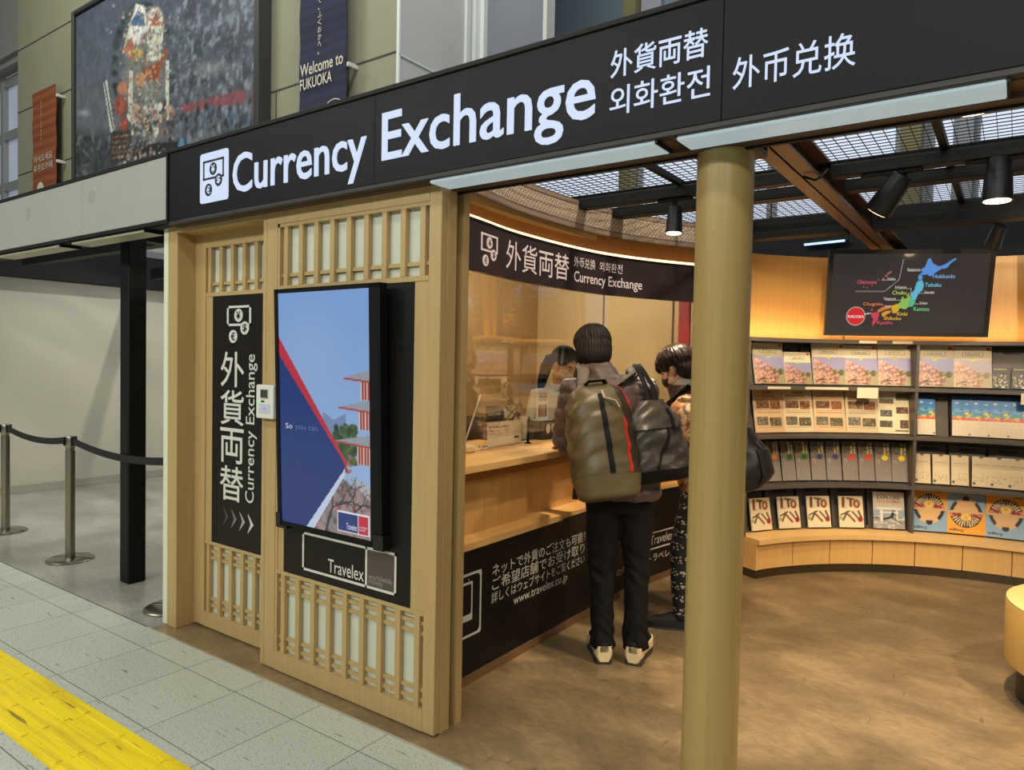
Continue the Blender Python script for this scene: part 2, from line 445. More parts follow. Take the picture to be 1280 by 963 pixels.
# ---------------------------------------------------------------- floors
b = MB(); b.box(-16, 5, -5, 2.012, -0.06, 0); struct(b.obj('floor_hall', floor_tiles()), 'pale terrazzo tiled hall floor')
b = MB(); b.box(-8.62, -3.83, 2.02, 9, -0.06, 0); struct(b.obj('floor_side', floor_mottled('grey screed', (126, 123, 112), (144, 141, 130), (164, 161, 149), 1.4, 0.28)), 'grey concrete floor behind the rope barrier')
b = MB(); b.box(-3.83, 5, 2.02, 7.4, -0.06, 0); struct(b.obj('floor_shop', floor_mottled('brown mortar floor', (106, 90, 65), (128, 108, 78), (158, 134, 98), 2.8, 0.33)), 'brown mottled mortar floor of the shop')
b = MB(); b.box(-3.86, 5, 2.010, 2.021, -0.05, 0.003); struct(b.obj('trim_1', mat('edge strip', (198, 192, 172), 0.3, metal=0.6)))
b = MB(); b.box(-16, -3.86, 2.012, 2.02, -0.05, 0.001); struct(b.obj('trim_2', mat('dark joint', (88, 86, 78), 0.6)))
b = MB()
x = -16.0
k = 0
while x < 5:
    b.box(x, x + 0.2985, 1.107, 1.410, 0.0, 0.0025, 0.0006)
    for i in range(4):
        yc = 1.107 + 0.303 * (i + 0.5) / 4
        b.box(x + 0.012, x + 0.2865, yc - 0.0135, yc + 0.0135, 0.002, 0.0065, 0.002)
    x += 0.3; k += 1
o = b.obj('tactile_paving', yellow_scuffed())
props(o, 'yellow tactile paving strip with raised bars across the tiled hall floor', 'tactile paving')

# ---------------------------------------------------------------- side area on the left
M_side = mat('side wall', (164, 160, 146), 0.45, noise=(0.9, 0.05))
b = MB(); b.box(-8.75, -8.62, 2.03, 9, 0, 2.29); struct(b.obj('wall_left', M_side), 'beige side wall behind the rope barrier')
b = MB(); b.box(-8.62, -8.605, 2.03, 9, 0, 0.09, 0.003); struct(b.obj('baseboard_left', mat('baseboard', (140, 136, 122), 0.5)))
b = MB(); b.box(-8.62, -3.9, 9, 9.1, 0, 2.29); struct(b.obj('wall_back_side', M_side))
b = MB()
b.box(-8.75, -8.45, 2.2, 9, 2.292, 2.66)
for yy in (3.0, 4.3, 5.6, 7.0): b.box(-8.2, -3.88, yy, yy + 0.1, 2.38, 2.5)
b.box(-5.5, -5.38, 2.22, 9, 2.36, 2.5)
struct(b.obj('ceiling_side', M_blackmetal), 'black ceiling frame over the side area')
def wire_grid(b, x0, x1, y0, y1, z, step, t=0.0022):
    n = int(round((x1 - x0) / step))
    for i in range(n + 1):
        xx = x0 + (x1 - x0) * i / n; b.box(xx - t, xx + t, y0, y1, z, z + 0.004)
    n = int(round((y1 - y0) / step))
    for i in range(n + 1):
        yy = y0 + (y1 - y0) * i / n; b.box(x0, x1, yy - t, yy + t, z + 0.001, z + 0.005)
b = MB(); wire_grid(b, -6.9, -3.9, 2.25, 8.9, 2.51, 0.06)
struct(b.obj('ceiling_mesh_side', mat('grey wire', (150, 148, 138), 0.5)), 'wire mesh ceiling over the side area')

# blank grey header over the side area
t = thing('blank_header', 'blank grey sign header over the rope barrier, left of the black sign', 'sign header', (-6.0, 2.1, 2.2))
g = mat('grey acrylic', (160, 160, 153), 0.32, noise=(0.7, 0.04))
for x0, x1 in ((-8.62, -6.412), (-6.408, -4.678), (-4.674, -3.712)):
    b = MB(); b.box(x0, x1, 2.03, 2.05, 2.222, 2.556, 0.002); b.obj('panel', g, t)
b = MB(); b.box(-8.62, -3.705, 2.026, 2.2, 2.557, 2.578); b.box(-8.62, -3.705, 2.026, 2.2, 2.205, 2.221); b.box(-8.62, -3.705, 2.05, 2.2, 2.2, 2.57)
b.obj('frame', M_dark, t)
for xx in (-5.447, -4.545):
    b = MB(); b.prism(circle(xx, 2.438, 0.042), face_y(2.03), 0.0002, 0.0005); b.obj('stain', mat('faint stain', (148, 148, 140), 0.4), t)
for i, (x0, x1) in enumerate(((-8.3, -6.35), (-6.05, -5.02), (-4.86, -3.97))):
    t = thing('strip_light', 'unlit pale strip light under the grey header, ' + ('at its left end by the picture edge', 'the middle one of three', 'beside the white door jamb')[i], 'strip light', (x0, 2.1, 2.2), group='strip lights under the grey header')
    b = MB(); b.box(x0, x1, 2.05, 2.17, 2.184, 2.199, 0.003); b.obj('diffuser', mat('unlit diffuser', (176, 174, 150), 0.4), t)
    for xa in (x0 - 0.012, x1):
        b = MB(); b.box(xa, xa + 0.012, 2.045, 2.175, 2.182, 2.199); b.obj('end_cap', M_dark, t)

t = thing('black_post', 'square black steel post standing behind the belt barrier', 'post', (-4.74, 2.37, 0))
b = MB(); b.box(-4.785, -4.675, 2.31, 2.43, 0, 2.4, 0.008); b.obj('shaft', mat('post paint', (18, 18, 18), 0.5, spec=0.2), t)
b = MB(); b.box(-4.80, -4.66, 2.295, 2.445, 2.33, 2.37, 0.003); b.obj('collar', M_blackmetal, t)

# belt stanchions
def stanchion(x, y, label, belt_to=None, ang=0.6):
    t = thing('belt_stanchion', label, 'stanchion', (x, y, 0), group='belt stanchions')
    b = MB()
    for sg in (1, -1):       # split round base: two half discs
        pts = [(x + 0.004 * math.sin(ang) * -sg, y)]
        rr = []
        for r, z in ((0.150, 0), (0.153, 0.006), (0.140, 0.014), (0.05, 0.020)):
            rr.append([(x + r * math.cos(a + ang) + sg * 0.006 * -math.sin(ang), y + r * math.sin(a + ang) + sg * 0.006 * math.cos(ang), z) for a in [sg * PI * k / 20 for k in range(21)]])
        b.loft(rr)
    b.obj('base', M_steel, t, smooth=35)
    b = MB(); b.lathe([(0.0315, 0.012), (0.0315, 0.80), (0.028, 0.803), (0.028, 0.82)], (x, y, 0), 24); b.obj('pole', M_steel, t, smooth=35)
    b = MB(); b.lathe([(0.029, 0.815), (0.034, 0.83), (0.036, 0.84), (0.036, 0.895), (0.033, 0.902), (0.0, 0.902)], (x, y, 0), 24)
    h = b.obj('head', M_steel, t, smooth=35)
    b = MB()
    for a in (0, 1, 2, 3):
        c, s = math.cos(a * PI / 2 + 0.03), math.sin(a * PI / 2 + 0.03)
        b.box(x + c * 0.037 - 0.009, x + c * 0.037 + 0.009, y + s * 0.037 - 0.009, y + s * 0.037 + 0.009, 0.838, 0.898, 0.003)
    b.obj('belt_socket', M_blackmetal, h)
    if belt_to:
        p, q = Vector((x + 0.04, y, 0.872)), Vector(belt_to)
        vs = []
        b = MB(); rings = []
        for k in range(25):
            f = k / 24; c = p.lerp(q, f); c.z -= 0.045 * 4 * f * (1 - f)
            rings.append([(c.x, c.y - 0.001, c.z - 0.024), (c.x, c.y + 0.001, c.z - 0.024), (c.x, c.y + 0.001, c.z + 0.024), (c.x, c.y - 0.001, c.z + 0.024)])
        b.loft(rings); b.obj('belt', mat('black webbing', (22, 22, 22), 0.8), t)
    return t
stanchion(-6.86, 2.385, 'steel belt stanchion farthest from the wooden doors, at the picture edge', (-5.62, 2.345, 0.872))
stanchion(-5.58, 2.345, 'steel belt stanchion between the black post and the farther stanchion', (-4.09, 2.26, 0.872))
stanchion(-4.05, 2.26, 'steel belt stanchion mostly hidden behind the white door jamb', None, 0.35)

# ---------------------------------------------------------------- hall beyond and above the shop
b = MB(); b.box(-17.95, -6.46, 6.5, 6.8, 4.0, 12.5); struct(b.obj('wall_back', M_beige), 'beige panelled hall wall above the shop')
b = MB()
for z in (5.37, 6.72, 8.05, 9.4): b.box(-17.95, -6.45, 6.494, 6.51, z - 0.012, z + 0.012)
for xx in (-16.05, -8.9, -7.36): b.box(xx - 0.01, xx + 0.01, 6.495, 6.51, 1.5, 5.36)
struct(b.obj('trim_3', M_groove), 'dark joints between wall panels')
M_ret = mat('pale metal panel', (196, 197, 192), 0.35, noise=(0.6, 0.04))
b = MB(); b.box(-6.58, -6.44, 6.502, 8.1, 4.4, 12.5); struct(b.obj('wall_return', M_ret), 'pale metal panelled return of the hall wall')
b = MB(); b.box(-6.46, -6.425, 6.5, 8.0, 5.315, 5.335); b.box(-6.47, -6.425, 6.485, 6.515, 4.4, 12.5); b.box(-6.47, -6.40, 7.78, 7.86, 4.4, 12.5); b.box(-6.47, -6.38, 7.95, 8.09, 4.4, 12.5); b.box(-6.38, -6.32, 8.06, 8.16, 4.4, 12.5)
struct(b.obj('trim_4', mat('white aluminium', (222, 226, 222), 0.4)), 'white frame strips on the return')
b = MB(); b.box(-6.45, -5.35, 8.14, 8.3, 5.2, 12.5); struct(b.obj('wall_glazed', mat('grey glass panel', (128, 130, 138), 0.2, noise=(0.5, 0.08))), 'grey glazed wall bay')
b = MB(); b.box(-5.36, -5.30, 8.12, 8.32, 5.2, 12.5); struct(b.obj('trim_5', M_white))
b = MB(); b.box(-9.5, 8, 12, 12.2, 5.75, 13); struct(b.obj('wall_far', mat('blue grey glazing', (132, 150, 163), 0.15, noise=(0.35, 0.07))), 'blue grey glazed wall far behind the shop')
# tall lit windows behind the shop
M_day = mat('bright daylight pane', (218, 229, 246), 0.5, emit=0.98)
n = 1
for x0, x1 in ((-9.4, -6.06), (-5.68, -3.4), (-3.3, -1.55), (-1.1, -0.82), (-0.55, 1.6), (1.7, 4.4)):
    b = MB(); b.box(x0, x1, 12.0, 12.05, 2.0, 5.7); o = struct(b.obj('window_%d' % n, M_day), 'bright tall window pane behind the shop')
    b = MB()
    b.box(x0 - 0.06, x0 + 0.03, 11.94, 12.06, 1.8, 5.78); b.box(x1 - 0.03, x1 + 0.06, 11.94, 12.06, 1.8, 5.78); b.box(x0, x1, 11.95, 12.06, 5.68, 5.78)
    b.obj('window_frame', mat('grey mullion', (168, 172, 178), 0.5), o); n += 1
M_olive = mat('olive pillar', (146, 138, 96), 0.6, noise=(2, 0.04))
for i, (x0, x1) in enumerate(((-5.99, -5.74), (-1.48, -1.21))):
    t = thing('hall_pillar', 'olive square pillar seen ' + ('above the sign, left of the column' if i == 0 else 'through the mesh ceiling above the map screen'), 'pillar', ((x0 + x1) / 2, 11.8, 0), group='olive hall pillars')
    b = MB(); b.box(x0, x1, 11.65, 11.93, 0, 13, 0.01); b.obj('shaft', M_olive, t)
    b = MB(); b.box(x0 - 0.02, x1 + 0.02, 11.63, 11.95, 0, 0.15); b.obj('base', M_groove, t)
b = MB(); b.box(-0.77, -0.6, 11.8, 11.93, 0, 5.7); b.box(-5.72, -5.34, 11.85, 11.97, 5.4, 13); struct(b.obj('trim_6', mat('pale mullion post', (176, 180, 190), 0.5)))
b = MB(); b.box(-10, 8, 7.0, 7.1, 0, 2.74); struct(b.obj('wall_rear', M_blackmetal), 'black wall behind the brochure wall')
b = MB(); b.box(-32, 10, 3, 14, 12.5, 12.7); struct(b.obj('ceiling_hall', mat('hall ceiling', (190, 190, 182), 0.8)))
# window at the far left
b = MB(); b.box(-24, -17.95, 6.7, 6.95, 8.05, 12.5); b.box(-24, -17.95, 6.6, 6.95, 8.2, 8.28); b.box(-24, -17.95, 6.9, 7.1, 1.5, 2.2); struct(b.obj('wall_window_side', mat('grey lintel', (150, 150, 142), 0.6)))
b = MB(); b.box(-24, -17.95, 7.02, 7.06, 2.2, 8.05); o = struct(b.obj('window_9', mat('hazy window pane', (168, 176, 194), 0.15, noise=(0.8, 0.25), emit=0.0)), 'hazy bluish window at the far left')
MATS['hazy window pane'].node_tree.nodes['Principled BSDF'].inputs['Emission Color'].default_value = (*rgb(176, 184, 204), 1)
MATS['hazy window pane'].node_tree.nodes['Principled BSDF'].inputs['Emission Strength'].default_value = 0.35
b = MB()
for z in (7.9, 6.65, 5.45, 4.2): b.box(-24, -17.95, 6.92, 7.05, z - 0.09, z + 0.09)
for xx in (-18.02, -19.0, -20.0): b.box(xx - 0.07, xx + 0.07, 6.9, 7.06, 2.2, 8.05)
b.obj('window_frame', mat('window aluminium', (164, 164, 158), 0.4, metal=0.3), o)

# banners on the hall wall
def banner(name, label, x0, x1, z0, z1, m, texts, wm, pattern=None):
    t = thing(name, label, 'banner', ((x0 + x1) / 2, 6.4, z0))
    b = MB(); rings = []
    nz = 60
    for k in range(nz + 1):
        z = z0 + (z1 - z0) * k / nz; dz = 0.008 * math.sin(z * 9)
        rings.append([(x0, 6.33 + dz, z), (x1, 6.33 + dz, z), (x1, 6.345 + dz, z), (x0, 6.345 + dz, z)])
    b.loft(rings); c = b.obj('cloth', m, t)
    b = MB()
    for z in (z1 - 0.22, 5.32):
        b = MB(); b.box(x1 + 0.005, x1 + 0.05, 6.33, 6.5, z - 0.03, z + 0.03, 0.006); b.obj('bracket', M_white, t)
    lettering('lettering', texts, face_y(6.318), wm, c, w=0.001, d=0.001)
    return t, c
def stripes(name, c0, c1, freq):
    m, nt, bs = nodes_of(name)
    tc = nt.nodes.new('ShaderNodeTexCoord'); wv = nt.nodes.new('ShaderNodeTexWave'); wv.bands_direction = 'Z'
    wv.inputs['Scale'].default_value = freq; wv.inputs['Distortion'].default_value = 1.2; wv.inputs['Detail'].default_value = 1
    r = nt.nodes.new('ShaderNodeValToRGB'); r.color_ramp.elements[0].color = (*rgb(*c0), 1); r.color_ramp.elements[1].color = (*rgb(*c1), 1)
    nt.links.new(tc.outputs['Object'], wv.inputs['Vector']); nt.links.new(wv.outputs['Fac'], r.inputs[0]); nt.links.new(r.outputs[0], bs.inputs['Base Color'])
    bs.inputs['Roughness'].default_value = 0.8; MATS[name] = m
    return m
tx = []
for i, ch in enumerate('ようこそ、ふくおかへ。'):
    sc = 0.5 if ch in '、。' else 1
    tx.append((ch, -16.34, -16.34 + 0.055 * sc, 6.56 - i * 0.082, 6.56 - i * 0.082 + 0.06 * sc, 0.0))
tx += [('어서오세요', -16.68, -15.80, 5.395, 5.545, 0.004), ('후쿠오카에', -16.68, -15.80, 5.205, 5.355, 0.004)]
tt, cc = banner('wall_banner', 'rust orange banner with Korean greeting at the left end of the hall wall', -16.756, -15.69, 4.3, 6.83, stripes('rust stripes', (150, 84, 46), (128, 66, 36), 1.7), tx, mat('cream ink', (222, 214, 190), 0.6))
b = MB(); b.prism(circle(-16.36, 4.83, 0.16), face_y(6.318), 0.001, 0.002); b.obj('emblem', MATS['cream ink'], cc)
tx = []
for i, ch in enumerate('ようこそ、ふくおかへ。'):
    sc = 0.45 if ch in '、。' else 1
    z = 6.53 - i * 0.097
    tx.append((ch, -7.77, -7.77 + 0.075 * sc, z, z + 0.08 * sc, 0.0))
tx += [('Welcome to', -8.13, -7.265, 5.335, 5.50, 0.012), ('FUKUOKA', -8.13, -7.48, 5.15, 5.30, 0.012)]
tt, cc = banner('wall_banner', 'dark navy banner reading Welcome to FUKUOKA on the hall wall', -8.16, -7.22, 3.6, 8.2, stripes('navy stripes', (44, 44, 72), (36, 36, 62), 2.2), tx, MATS['cream ink'])
b = MB()
for r in (0.24, 0.20, 0.16, 0.12):
    p = arc_pts(-7.44, 4.68, r, 30, 150, 16); q = arc_pts(-7.44, 4.68, r - 0.012, 150, 30, 16)
    b.prism(p + q, face_y(6.318), 0.001, 0.002)
b.obj('emblem', MATS['cream ink'], cc)

# large festival photograph
p = Paint(210, 150, (70, 78, 92))
n1, n2, n3 = p.noise(5, 4, 3), p.noise(34, 26, 4, 3), p.noise(60, 30, 5, 3)
dn = 1 - 0.24215 * p.U - 0.00873 * p.V        # the photographer looked up at the float: its lines lean together
p.U, p.V = (0.7109 * p.U - 0.0005 * p.V + 0.01) / dn, (0.23025 * p.U + 1.08705 * p.V - 0.18409) / dn
p.grad((112, 116, 116), (74, 84, 106), np.clip(p.V, 0, 1))
p.put(np.clip((n1 - 0.4) * 2, 0, 1) * 0.5, (92, 98, 108))
rgt = np.clip((p.U - 0.42) * 6, 0, 1)
p.put(rgt * np.clip((n2 - 0.42) * 5, 0, 1) * 0.8, (58, 64, 76)); p.put(rgt * np.clip((n3 - 0.55) * 6, 0, 1) * 0.8, (136, 142, 150))
p.ell(0.72, 0.62, 0.14, 0.06, (160, 166, 158), 0.9, 0.7)
p.poly([(0.55, 0.40), (0.90, 0.50), (0.90, 0.42), (0.56, 0.36)], (150, 72, 78), 0.9); p.poly([(0.93, 0.50), (1, 0.52), (1, 0.40), (0.93, 0.40)], (150, 72, 78), 0.9)
low = np.clip((0.30 - p.V) * 8, 0, 1)
p.put(low * np.clip((n2 - 0.45) * 6, 0, 1) * 0.85, (48, 52, 58))
rs = random.Random(5)
for _ in range(240):          # the crowd
    u, v = rs.uniform(0.5, 1), rs.uniform(0.02, 0.40)
    p.ell(u, v, rs.uniform(0.006, 0.014), rs.uniform(0.014, 0.034), rs.choice([(60, 66, 80), (86, 104, 128), (120, 126, 130), (44, 48, 54), (104, 96, 88), (72, 108, 140)]), 0.4, 0.8)
for _ in range(130):
    u, v = rs.uniform(0, 0.2), rs.uniform(0.0, 0.22)
    p.ell(u, v, rs.uniform(0.008, 0.014), rs.uniform(0.016, 0.026), rs.choice([(52, 56, 60), (70, 74, 78)]), 0.4, 0.8)
p.ell(0.05, 0.36, 0.05, 0.03, (186, 196, 196), 0.9, 0.6)
for _ in range(130):          # leafy fringe round the float
    a = rs.uniform(0, 2 * PI); u, v = 0.36 + 0.15 * math.cos(a), 0.62 + 0.36 * math.sin(a)
    p.ell(u, v, 0.022, 0.025, rs.choice([(60, 74, 74), (84, 96, 92), (40, 48, 56)]), 0.5, 0.8)
p.ell(0.36, 0.60, 0.12, 0.36, (120, 122, 108), 0.3, 0.85)
p.poly([(0.25, 0.70), (0.31, 0.72), (0.34, 0.88), (0.30, 0.92)], (208, 204, 160))
p.poly([(0.28, 0.78), (0.32, 0.99), (0.37, 0.97), (0.38, 0.82)], (226, 226, 214)); p.poly([(0.29, 0.86), (0.37, 0.86), (0.36, 0.93), (0.33, 0.95)], (58, 104, 158))
p.ell(0.33, 0.80, 0.035, 0.05, (214, 210, 206), 0.3)
p.ell(0.42, 0.90, 0.05, 0.08, (222, 218, 196), 0.3); p.ell(0.425, 0.88, 0.022, 0.03, (170, 70, 50), 0.5)
for _ in range(26): p.line((0.42, 0.88), (0.42 + rs.uniform(-.05, .05), 0.88 + rs.uniform(-.06, .06)), 0.004, (176, 84, 58), 0.8)
p.poly([(0.38, 0.66), (0.45, 0.66), (0.47, 0.86), (0.38, 0.86)], (206, 204, 178))
for _ in range(40): p.ell(rs.uniform(.38, .46), rs.uniform(.66, .84), 0.006, 0.008, (110, 118, 120), 0.4)
p.poly([(0.25, 0.72), (0.30, 0.66), (0.33, 0.66), (0.30, 0.80)], (188, 108, 76)); p.ell(0.33, 0.70, 0.035, 0.03, (214, 170, 70), 0.3)
p.poly([(0.35, 0.56), (0.43, 0.54), (0.49, 0.72), (0.47, 0.73), (0.45, 0.66), (0.36, 0.62)], (168, 78, 40)); p.ell(0.345, 0.55, 0.035, 0.05, (196, 140, 96), 0.3)
p.ell(0.25, 0.50, 0.035, 0.05, (198, 120, 84), 0.4); p.ell(0.24, 0.40, 0.04, 0.07, (172, 74, 48), 0.4); p.ell(0.26, 0.29, 0.03, 0.05, (182, 72, 48), 0.3)
p.poly([(0.28, 0.30), (0.305, 0.30), (0.305, 0.60), (0.285, 0.60)], (206, 204, 184)); p.poly([(0.48, 0.32), (0.495, 0.32), (0.495, 0.66), (0.475, 0.66)], (206, 204, 184))
p.poly([(0.15, 0.54), (0.17, 0.55), (0.21, 0.26), (0.19, 0.24)], (200, 202, 190)); p.line((0.155, 0.55), (0.205, 0.25), 0.004, (52, 56, 56))
p.ell(0.40, 0.48, 0.07, 0.08, (126, 136, 122), 0.5, 0.8)
for _ in range(70):           # seated men on the float
    u, v = rs.uniform(0.28, 0.52), rs.uniform(0.24, 0.40)
    p.ell(u, v, rs.uniform(0.008, 0.018), rs.uniform(0.014, 0.03), rs.choice([(206, 202, 186), (196, 160, 132), (70, 70, 70), (226, 222, 206), (160, 120, 96)]), 0.35, 0.9)
for k in range(5): p.line((0.36 + 0.004 * k, 0.27 + k * 0.022), (0.39, 0.28 + k * 0.022), 0.004, (40, 40, 40))
p.poly([(0.19, 0.07), (0.29, 0.09), (0.30, 0.27), (0.19, 0.25)], (66, 58, 50)); p.poly([(0.30, 0.05), (0.54, 0.06), (0.54, 0.20), (0.30, 0.17)], (42, 42, 40))
for k in range(5): p.line((0.20, 0.10 + k * 0.03), (0.28, 0.11 + k * 0.03), 0.004, (150, 100, 86))
for k in range(9): p.ell(0.32 + 0.025 * k, 0.10 + 0.01 * (k % 3), 0.009, 0.016, (170, 168, 156), 0.4)
p.ell(0.56, 0.17, 0.02, 0.07, (84, 134, 172), 0.4); p.ell(0.60, 0.17, 0.018, 0.06, (110, 136, 156), 0.4)
pal = [(206, 200, 176), (188, 112, 78), (120, 122, 112), (66, 66, 64), (226, 222, 206), (168, 78, 52), (150, 150, 138), (96, 104, 108)]
for _ in range(900):          # small busy detail of the float
    u = rs.gauss(0.37, 0.075); v = rs.uniform(0.06, 0.98)
    p.ell(u, v, rs.uniform(0.004, 0.011), rs.uniform(0.005, 0.014), rs.choice(pal), 0.5, 0.55)
for _ in range(500):
    u = rs.uniform(0.48, 1.0); v = rs.uniform(0.42, 1.2); p.ell(u, v, rs.uniform(0.004, 0.012), rs.uniform(0.004, 0.01), rs.choice([(58, 64, 78), (120, 128, 142), (84, 92, 108), (150, 156, 160)]), 0.5, 0.6, 0.6)
g_ = p.I.mean(2, keepdims=True); p.I = (p.I * 0.82 + g_ * 0.18) * (0.84 + 0.32 * n3[..., None])
fx0, fx1, fz0, fz1 = -14.90, -9.02, 4.2, 8.0
t = thing('festival_photo', 'huge framed photograph of a decorated festival float and crowd on the hall wall', 'picture', ((fx0 + fx1) / 2, 6.4, fz0))
me = picture_mesh('print', p, lambda u, v: (fx0 + 0.1 + u * (fx1 - fx0 - 0.2), 6.33, fz0 + 0.1 + v * (fz1 - fz0 - 0.2)))
link_mesh('print', me, print_mat('matt print', 0.45), t)
b = MB()
b.box(fx0, fx0 + 0.08, 6.28, 6.5, fz0, fz1, 0.01); b.box(fx1 - 0.12, fx1, 6.28, 6.5, fz0, fz1, 0.01); b.box(fx0 + 0.08, fx1 - 0.12, 6.28, 6.5, fz1 - 0.08, fz1, 0.01); b.box(fx0 + 0.08, fx1 - 0.12, 6.28, 6.5, fz0, fz0 + 0.08, 0.01)
b.obj('frame', mat('dark picture frame', (58, 58, 54), 0.5), t)
b = MB(); b.box(fx0 + 0.05, fx1 - 0.05, 6.34, 6.5, fz0 + 0.05, fz1 - 0.05); b.obj('backing', M_dark, t)
# ---------------------------------------------------------------- overhead sign
t = thing('overhead_sign', 'long black overhead sign with lit white Currency Exchange lettering', 'sign', (-1.0, 2.1, 2.18))
b = MB()
for x0, x1 in ((-3.684, -2.1405), (-2.1395, -0.7195), (-0.7185, 0.9), (0.901, 2.5)): b.box(x0, x1, 2.03, 2.06, 2.208, 2.564, 0.0015)
board = b.obj('board', M_black, t)
b = MB(); b.box(-3.69, 2.5, 2.022, 2.2, 2.565, 2.583, 0.002); b.box(-3.70, -3.686, 2.022, 2.2, 2.19, 2.58); b.obj('top_edge', M_dark, t)
b = MB(); b.box(-3.69, 2.5, 2.027, 2.06, 2.188, 2.207, 0.003); b.obj('bottom_edge', mat('dark brown edge', (46, 40, 37), 0.5), t)
b = MB(); b.box(-3.69, 2.5, 2.06, 2.205, 2.186, 2.565); b.box(-3.69, 2.5, 2.15, 2.205, 2.172, 2.187); b.obj('casing', M_brown, t)
b = MB(); b.box(-3.69, 2.5, 2.196, 2.212, 2.166, 2.19); b.obj('rear_edge', M_blackmetal, t)
fn = face_y(2.03)
b = MB(); b.prism(round_rect(-3.386, -3.145, 2.266, 2.512, 0.016), fn, 0, 0.004); pl = b.obj('icon_plate', M_lit, t)
money_icon(lambda u, v, w: fn(u, v, w + 0.004), -3.358, -3.178, 2.296, 2.474, mat('icon ink', (24, 26, 44), 0.5), M_lit, pl, w=0.0002, lit=0.0006)
lettering('lettering', [('Currency', -3.105, -2.184, 2.226, 2.470, 0.008)], fn, M_lit, t, d=0.005, label='lit white word Currency')
lettering('lettering', [('Exchange', -2.094, -1.130, 2.232, 2.480, 0.008)], fn, M_lit, t, d=0.005, label='lit white word Exchange')
lettering('lettering', [('外貨両替', -1.078, -0.763, 2.401, 2.486, 0.0025)], fn, M_lit, t, d=0.004, label='lit white bold Japanese words')
lettering('lettering', [('외화환전', -1.078, -0.753, 2.284, 2.372, 0.0)], fn, M_lit, t, d=0.004, label='lit white Korean words')
lettering('lettering', [('外币兑换', -0.687, -0.368, 2.286, 2.375, 0.0)], fn, M_lit, t, d=0.004, label='lit white thin Chinese words')
for i, (x0, x1) in enumerate(((-1.845, -0.925), (-0.856, -0.042))):
    s = thing('strip_light', 'pale lit strip light under the black sign, ' + ('left of the wooden column' if i == 0 else 'right of the wooden column'), 'strip light', (x0, 2.09, 2.18), group='strip lights under the black sign')
    b = MB(); b.box(x0, x1, 2.036, 2.150, 2.174, 2.186, 0.003); b.obj('diffuser', M_strip, s)
    for xa in (x0 - 0.008, x1):
        b = MB(); b.box(xa, xa + 0.008, 2.034, 2.152, 2.176, 2.187); b.obj('end_cap', M_dark, s)

# wooden column
t = thing('wooden_column', 'round wood veneered column under the black sign', 'column', (-0.775, 2.243, 0))
b = MB(); b.lathe([(0.088, 0), (0.088, 2.172)], (-0.775, 2.243, 0), 64)
b.obj('shaft', mat('olive veneer', (158, 134, 82), 0.33, noise=(40, 0.10), bump=(60, 0.03), stretch=(1, 1, 0.02)), t, smooth=40)
b = MB(); b.box(-0.875, -0.675, 2.2, 2.345, 2.172, 2.19); b.obj('cap_plate', M_brown, t)
b = MB(); b.lathe([(0.094, 0), (0.094, 0.06), (0.089, 0.065)], (-0.775, 2.243, 0), 64); b.obj('base_ring', M_steel, t, smooth=40)

# ---------------------------------------------------------------- wooden doors
def bars(b, xs, w, y0, y1, z0, z1):
    for xx in xs: b.box(xx - w / 2, xx + w / 2, y0, y1, z0, z1, 0.0015)
t = thing('door_frame', 'pale wooden frame round the recessed door below the sign', 'door frame', (-3.4, 2.12, 0))
b = MB(); b.box(-3.812, -3.72, 2.098, 2.24, 0, 2.205, 0.002); b.obj('post', M_oak, t)
b = MB(); b.box(-3.72, -2.966, 2.098, 2.24, 2.163, 2.205, 0.002); b.obj('header', M_oakx, t)
b = MB(); b.box(-1.90, -1.838, 2.138, 2.195, 0.0, 2.2, 0.002); b.obj('rear_post', M_oak, t)
b = MB(); b.box(-3.862, -3.816, 2.10, 2.14, 0, 2.2, 0.003); props(b.obj('white_jamb', mat('ivory jamb', (214, 214, 188), 0.5)), 'narrow ivory upright strip left of the wooden door frame', 'jamb')

t = thing('sliding_door', 'recessed pale wooden lattice door with black vertical sign panel', 'sliding door', (-3.3, 2.22, 0))
b = MB()
b.box(-3.72, -3.618, 2.2, 2.235, 0.012, 2.165, 0.002); b.box(-2.99, -2.9, 2.2, 2.235, 0.012, 2.165, 0.002)
b.box(-3.618, -2.99, 2.2, 2.235, 2.088, 2.165); b.box(-3.618, -2.99, 2.2, 2.235, 0.012, 0.092)
b.box(-3.618, -2.99, 2.204, 2.235, 1.824, 1.846, 0.001); b.box(-3.618, -2.99, 2.204, 2.235, 0.47, 0.488, 0.001); b.box(-3.618, -3.56, 2.207, 2.235, 0.488, 1.824, 0.001)
b.obj('door_frame', M_oak, t)
xs = [-3.588 + 0.104 * k for k in range(6)]
b = MB()
bars(b, xs, 0.028, 2.204, 2.226, 1.846, 2.088); bars(b, xs, 0.028, 2.204, 2.226, 0.092, 0.47)
for z in (1.892, 0.43, 0.395, 0.168, 0.132): b.box(-3.618, -2.99, 2.214, 2.228, z - 0.008, z + 0.008)
b.obj('lattice', M_oak, t)
b = MB(); b.box(-3.618, -2.99, 2.229, 2.233, 0.092, 2.088); b.obj('paper_panel', M_paper, t)
b = MB(); b.box(-3.555, -2.99, 2.206, 2.23, 0.489, 1.823); sp = b.obj('sign_panel', mat('black film', (25, 21, 20), 0.4, spec=0.2), t)
fn = face_y(2.206)
M_dull = mat('pale vinyl', (204, 203, 192), 0.5)
money_icon(fn, -3.421, -3.21, 1.572, 1.768, M_dull, MATS['black film'], sp)
it = []
for k, ch in enumerate('外貨両替'):
    z1 = 1.527 - k * 0.202; it.append((ch, -3.477, -3.266, z1 - 0.186, z1, 0.007))
lettering('lettering', it, fn, M_dull, sp, d=0.001, label='upright Japanese words')
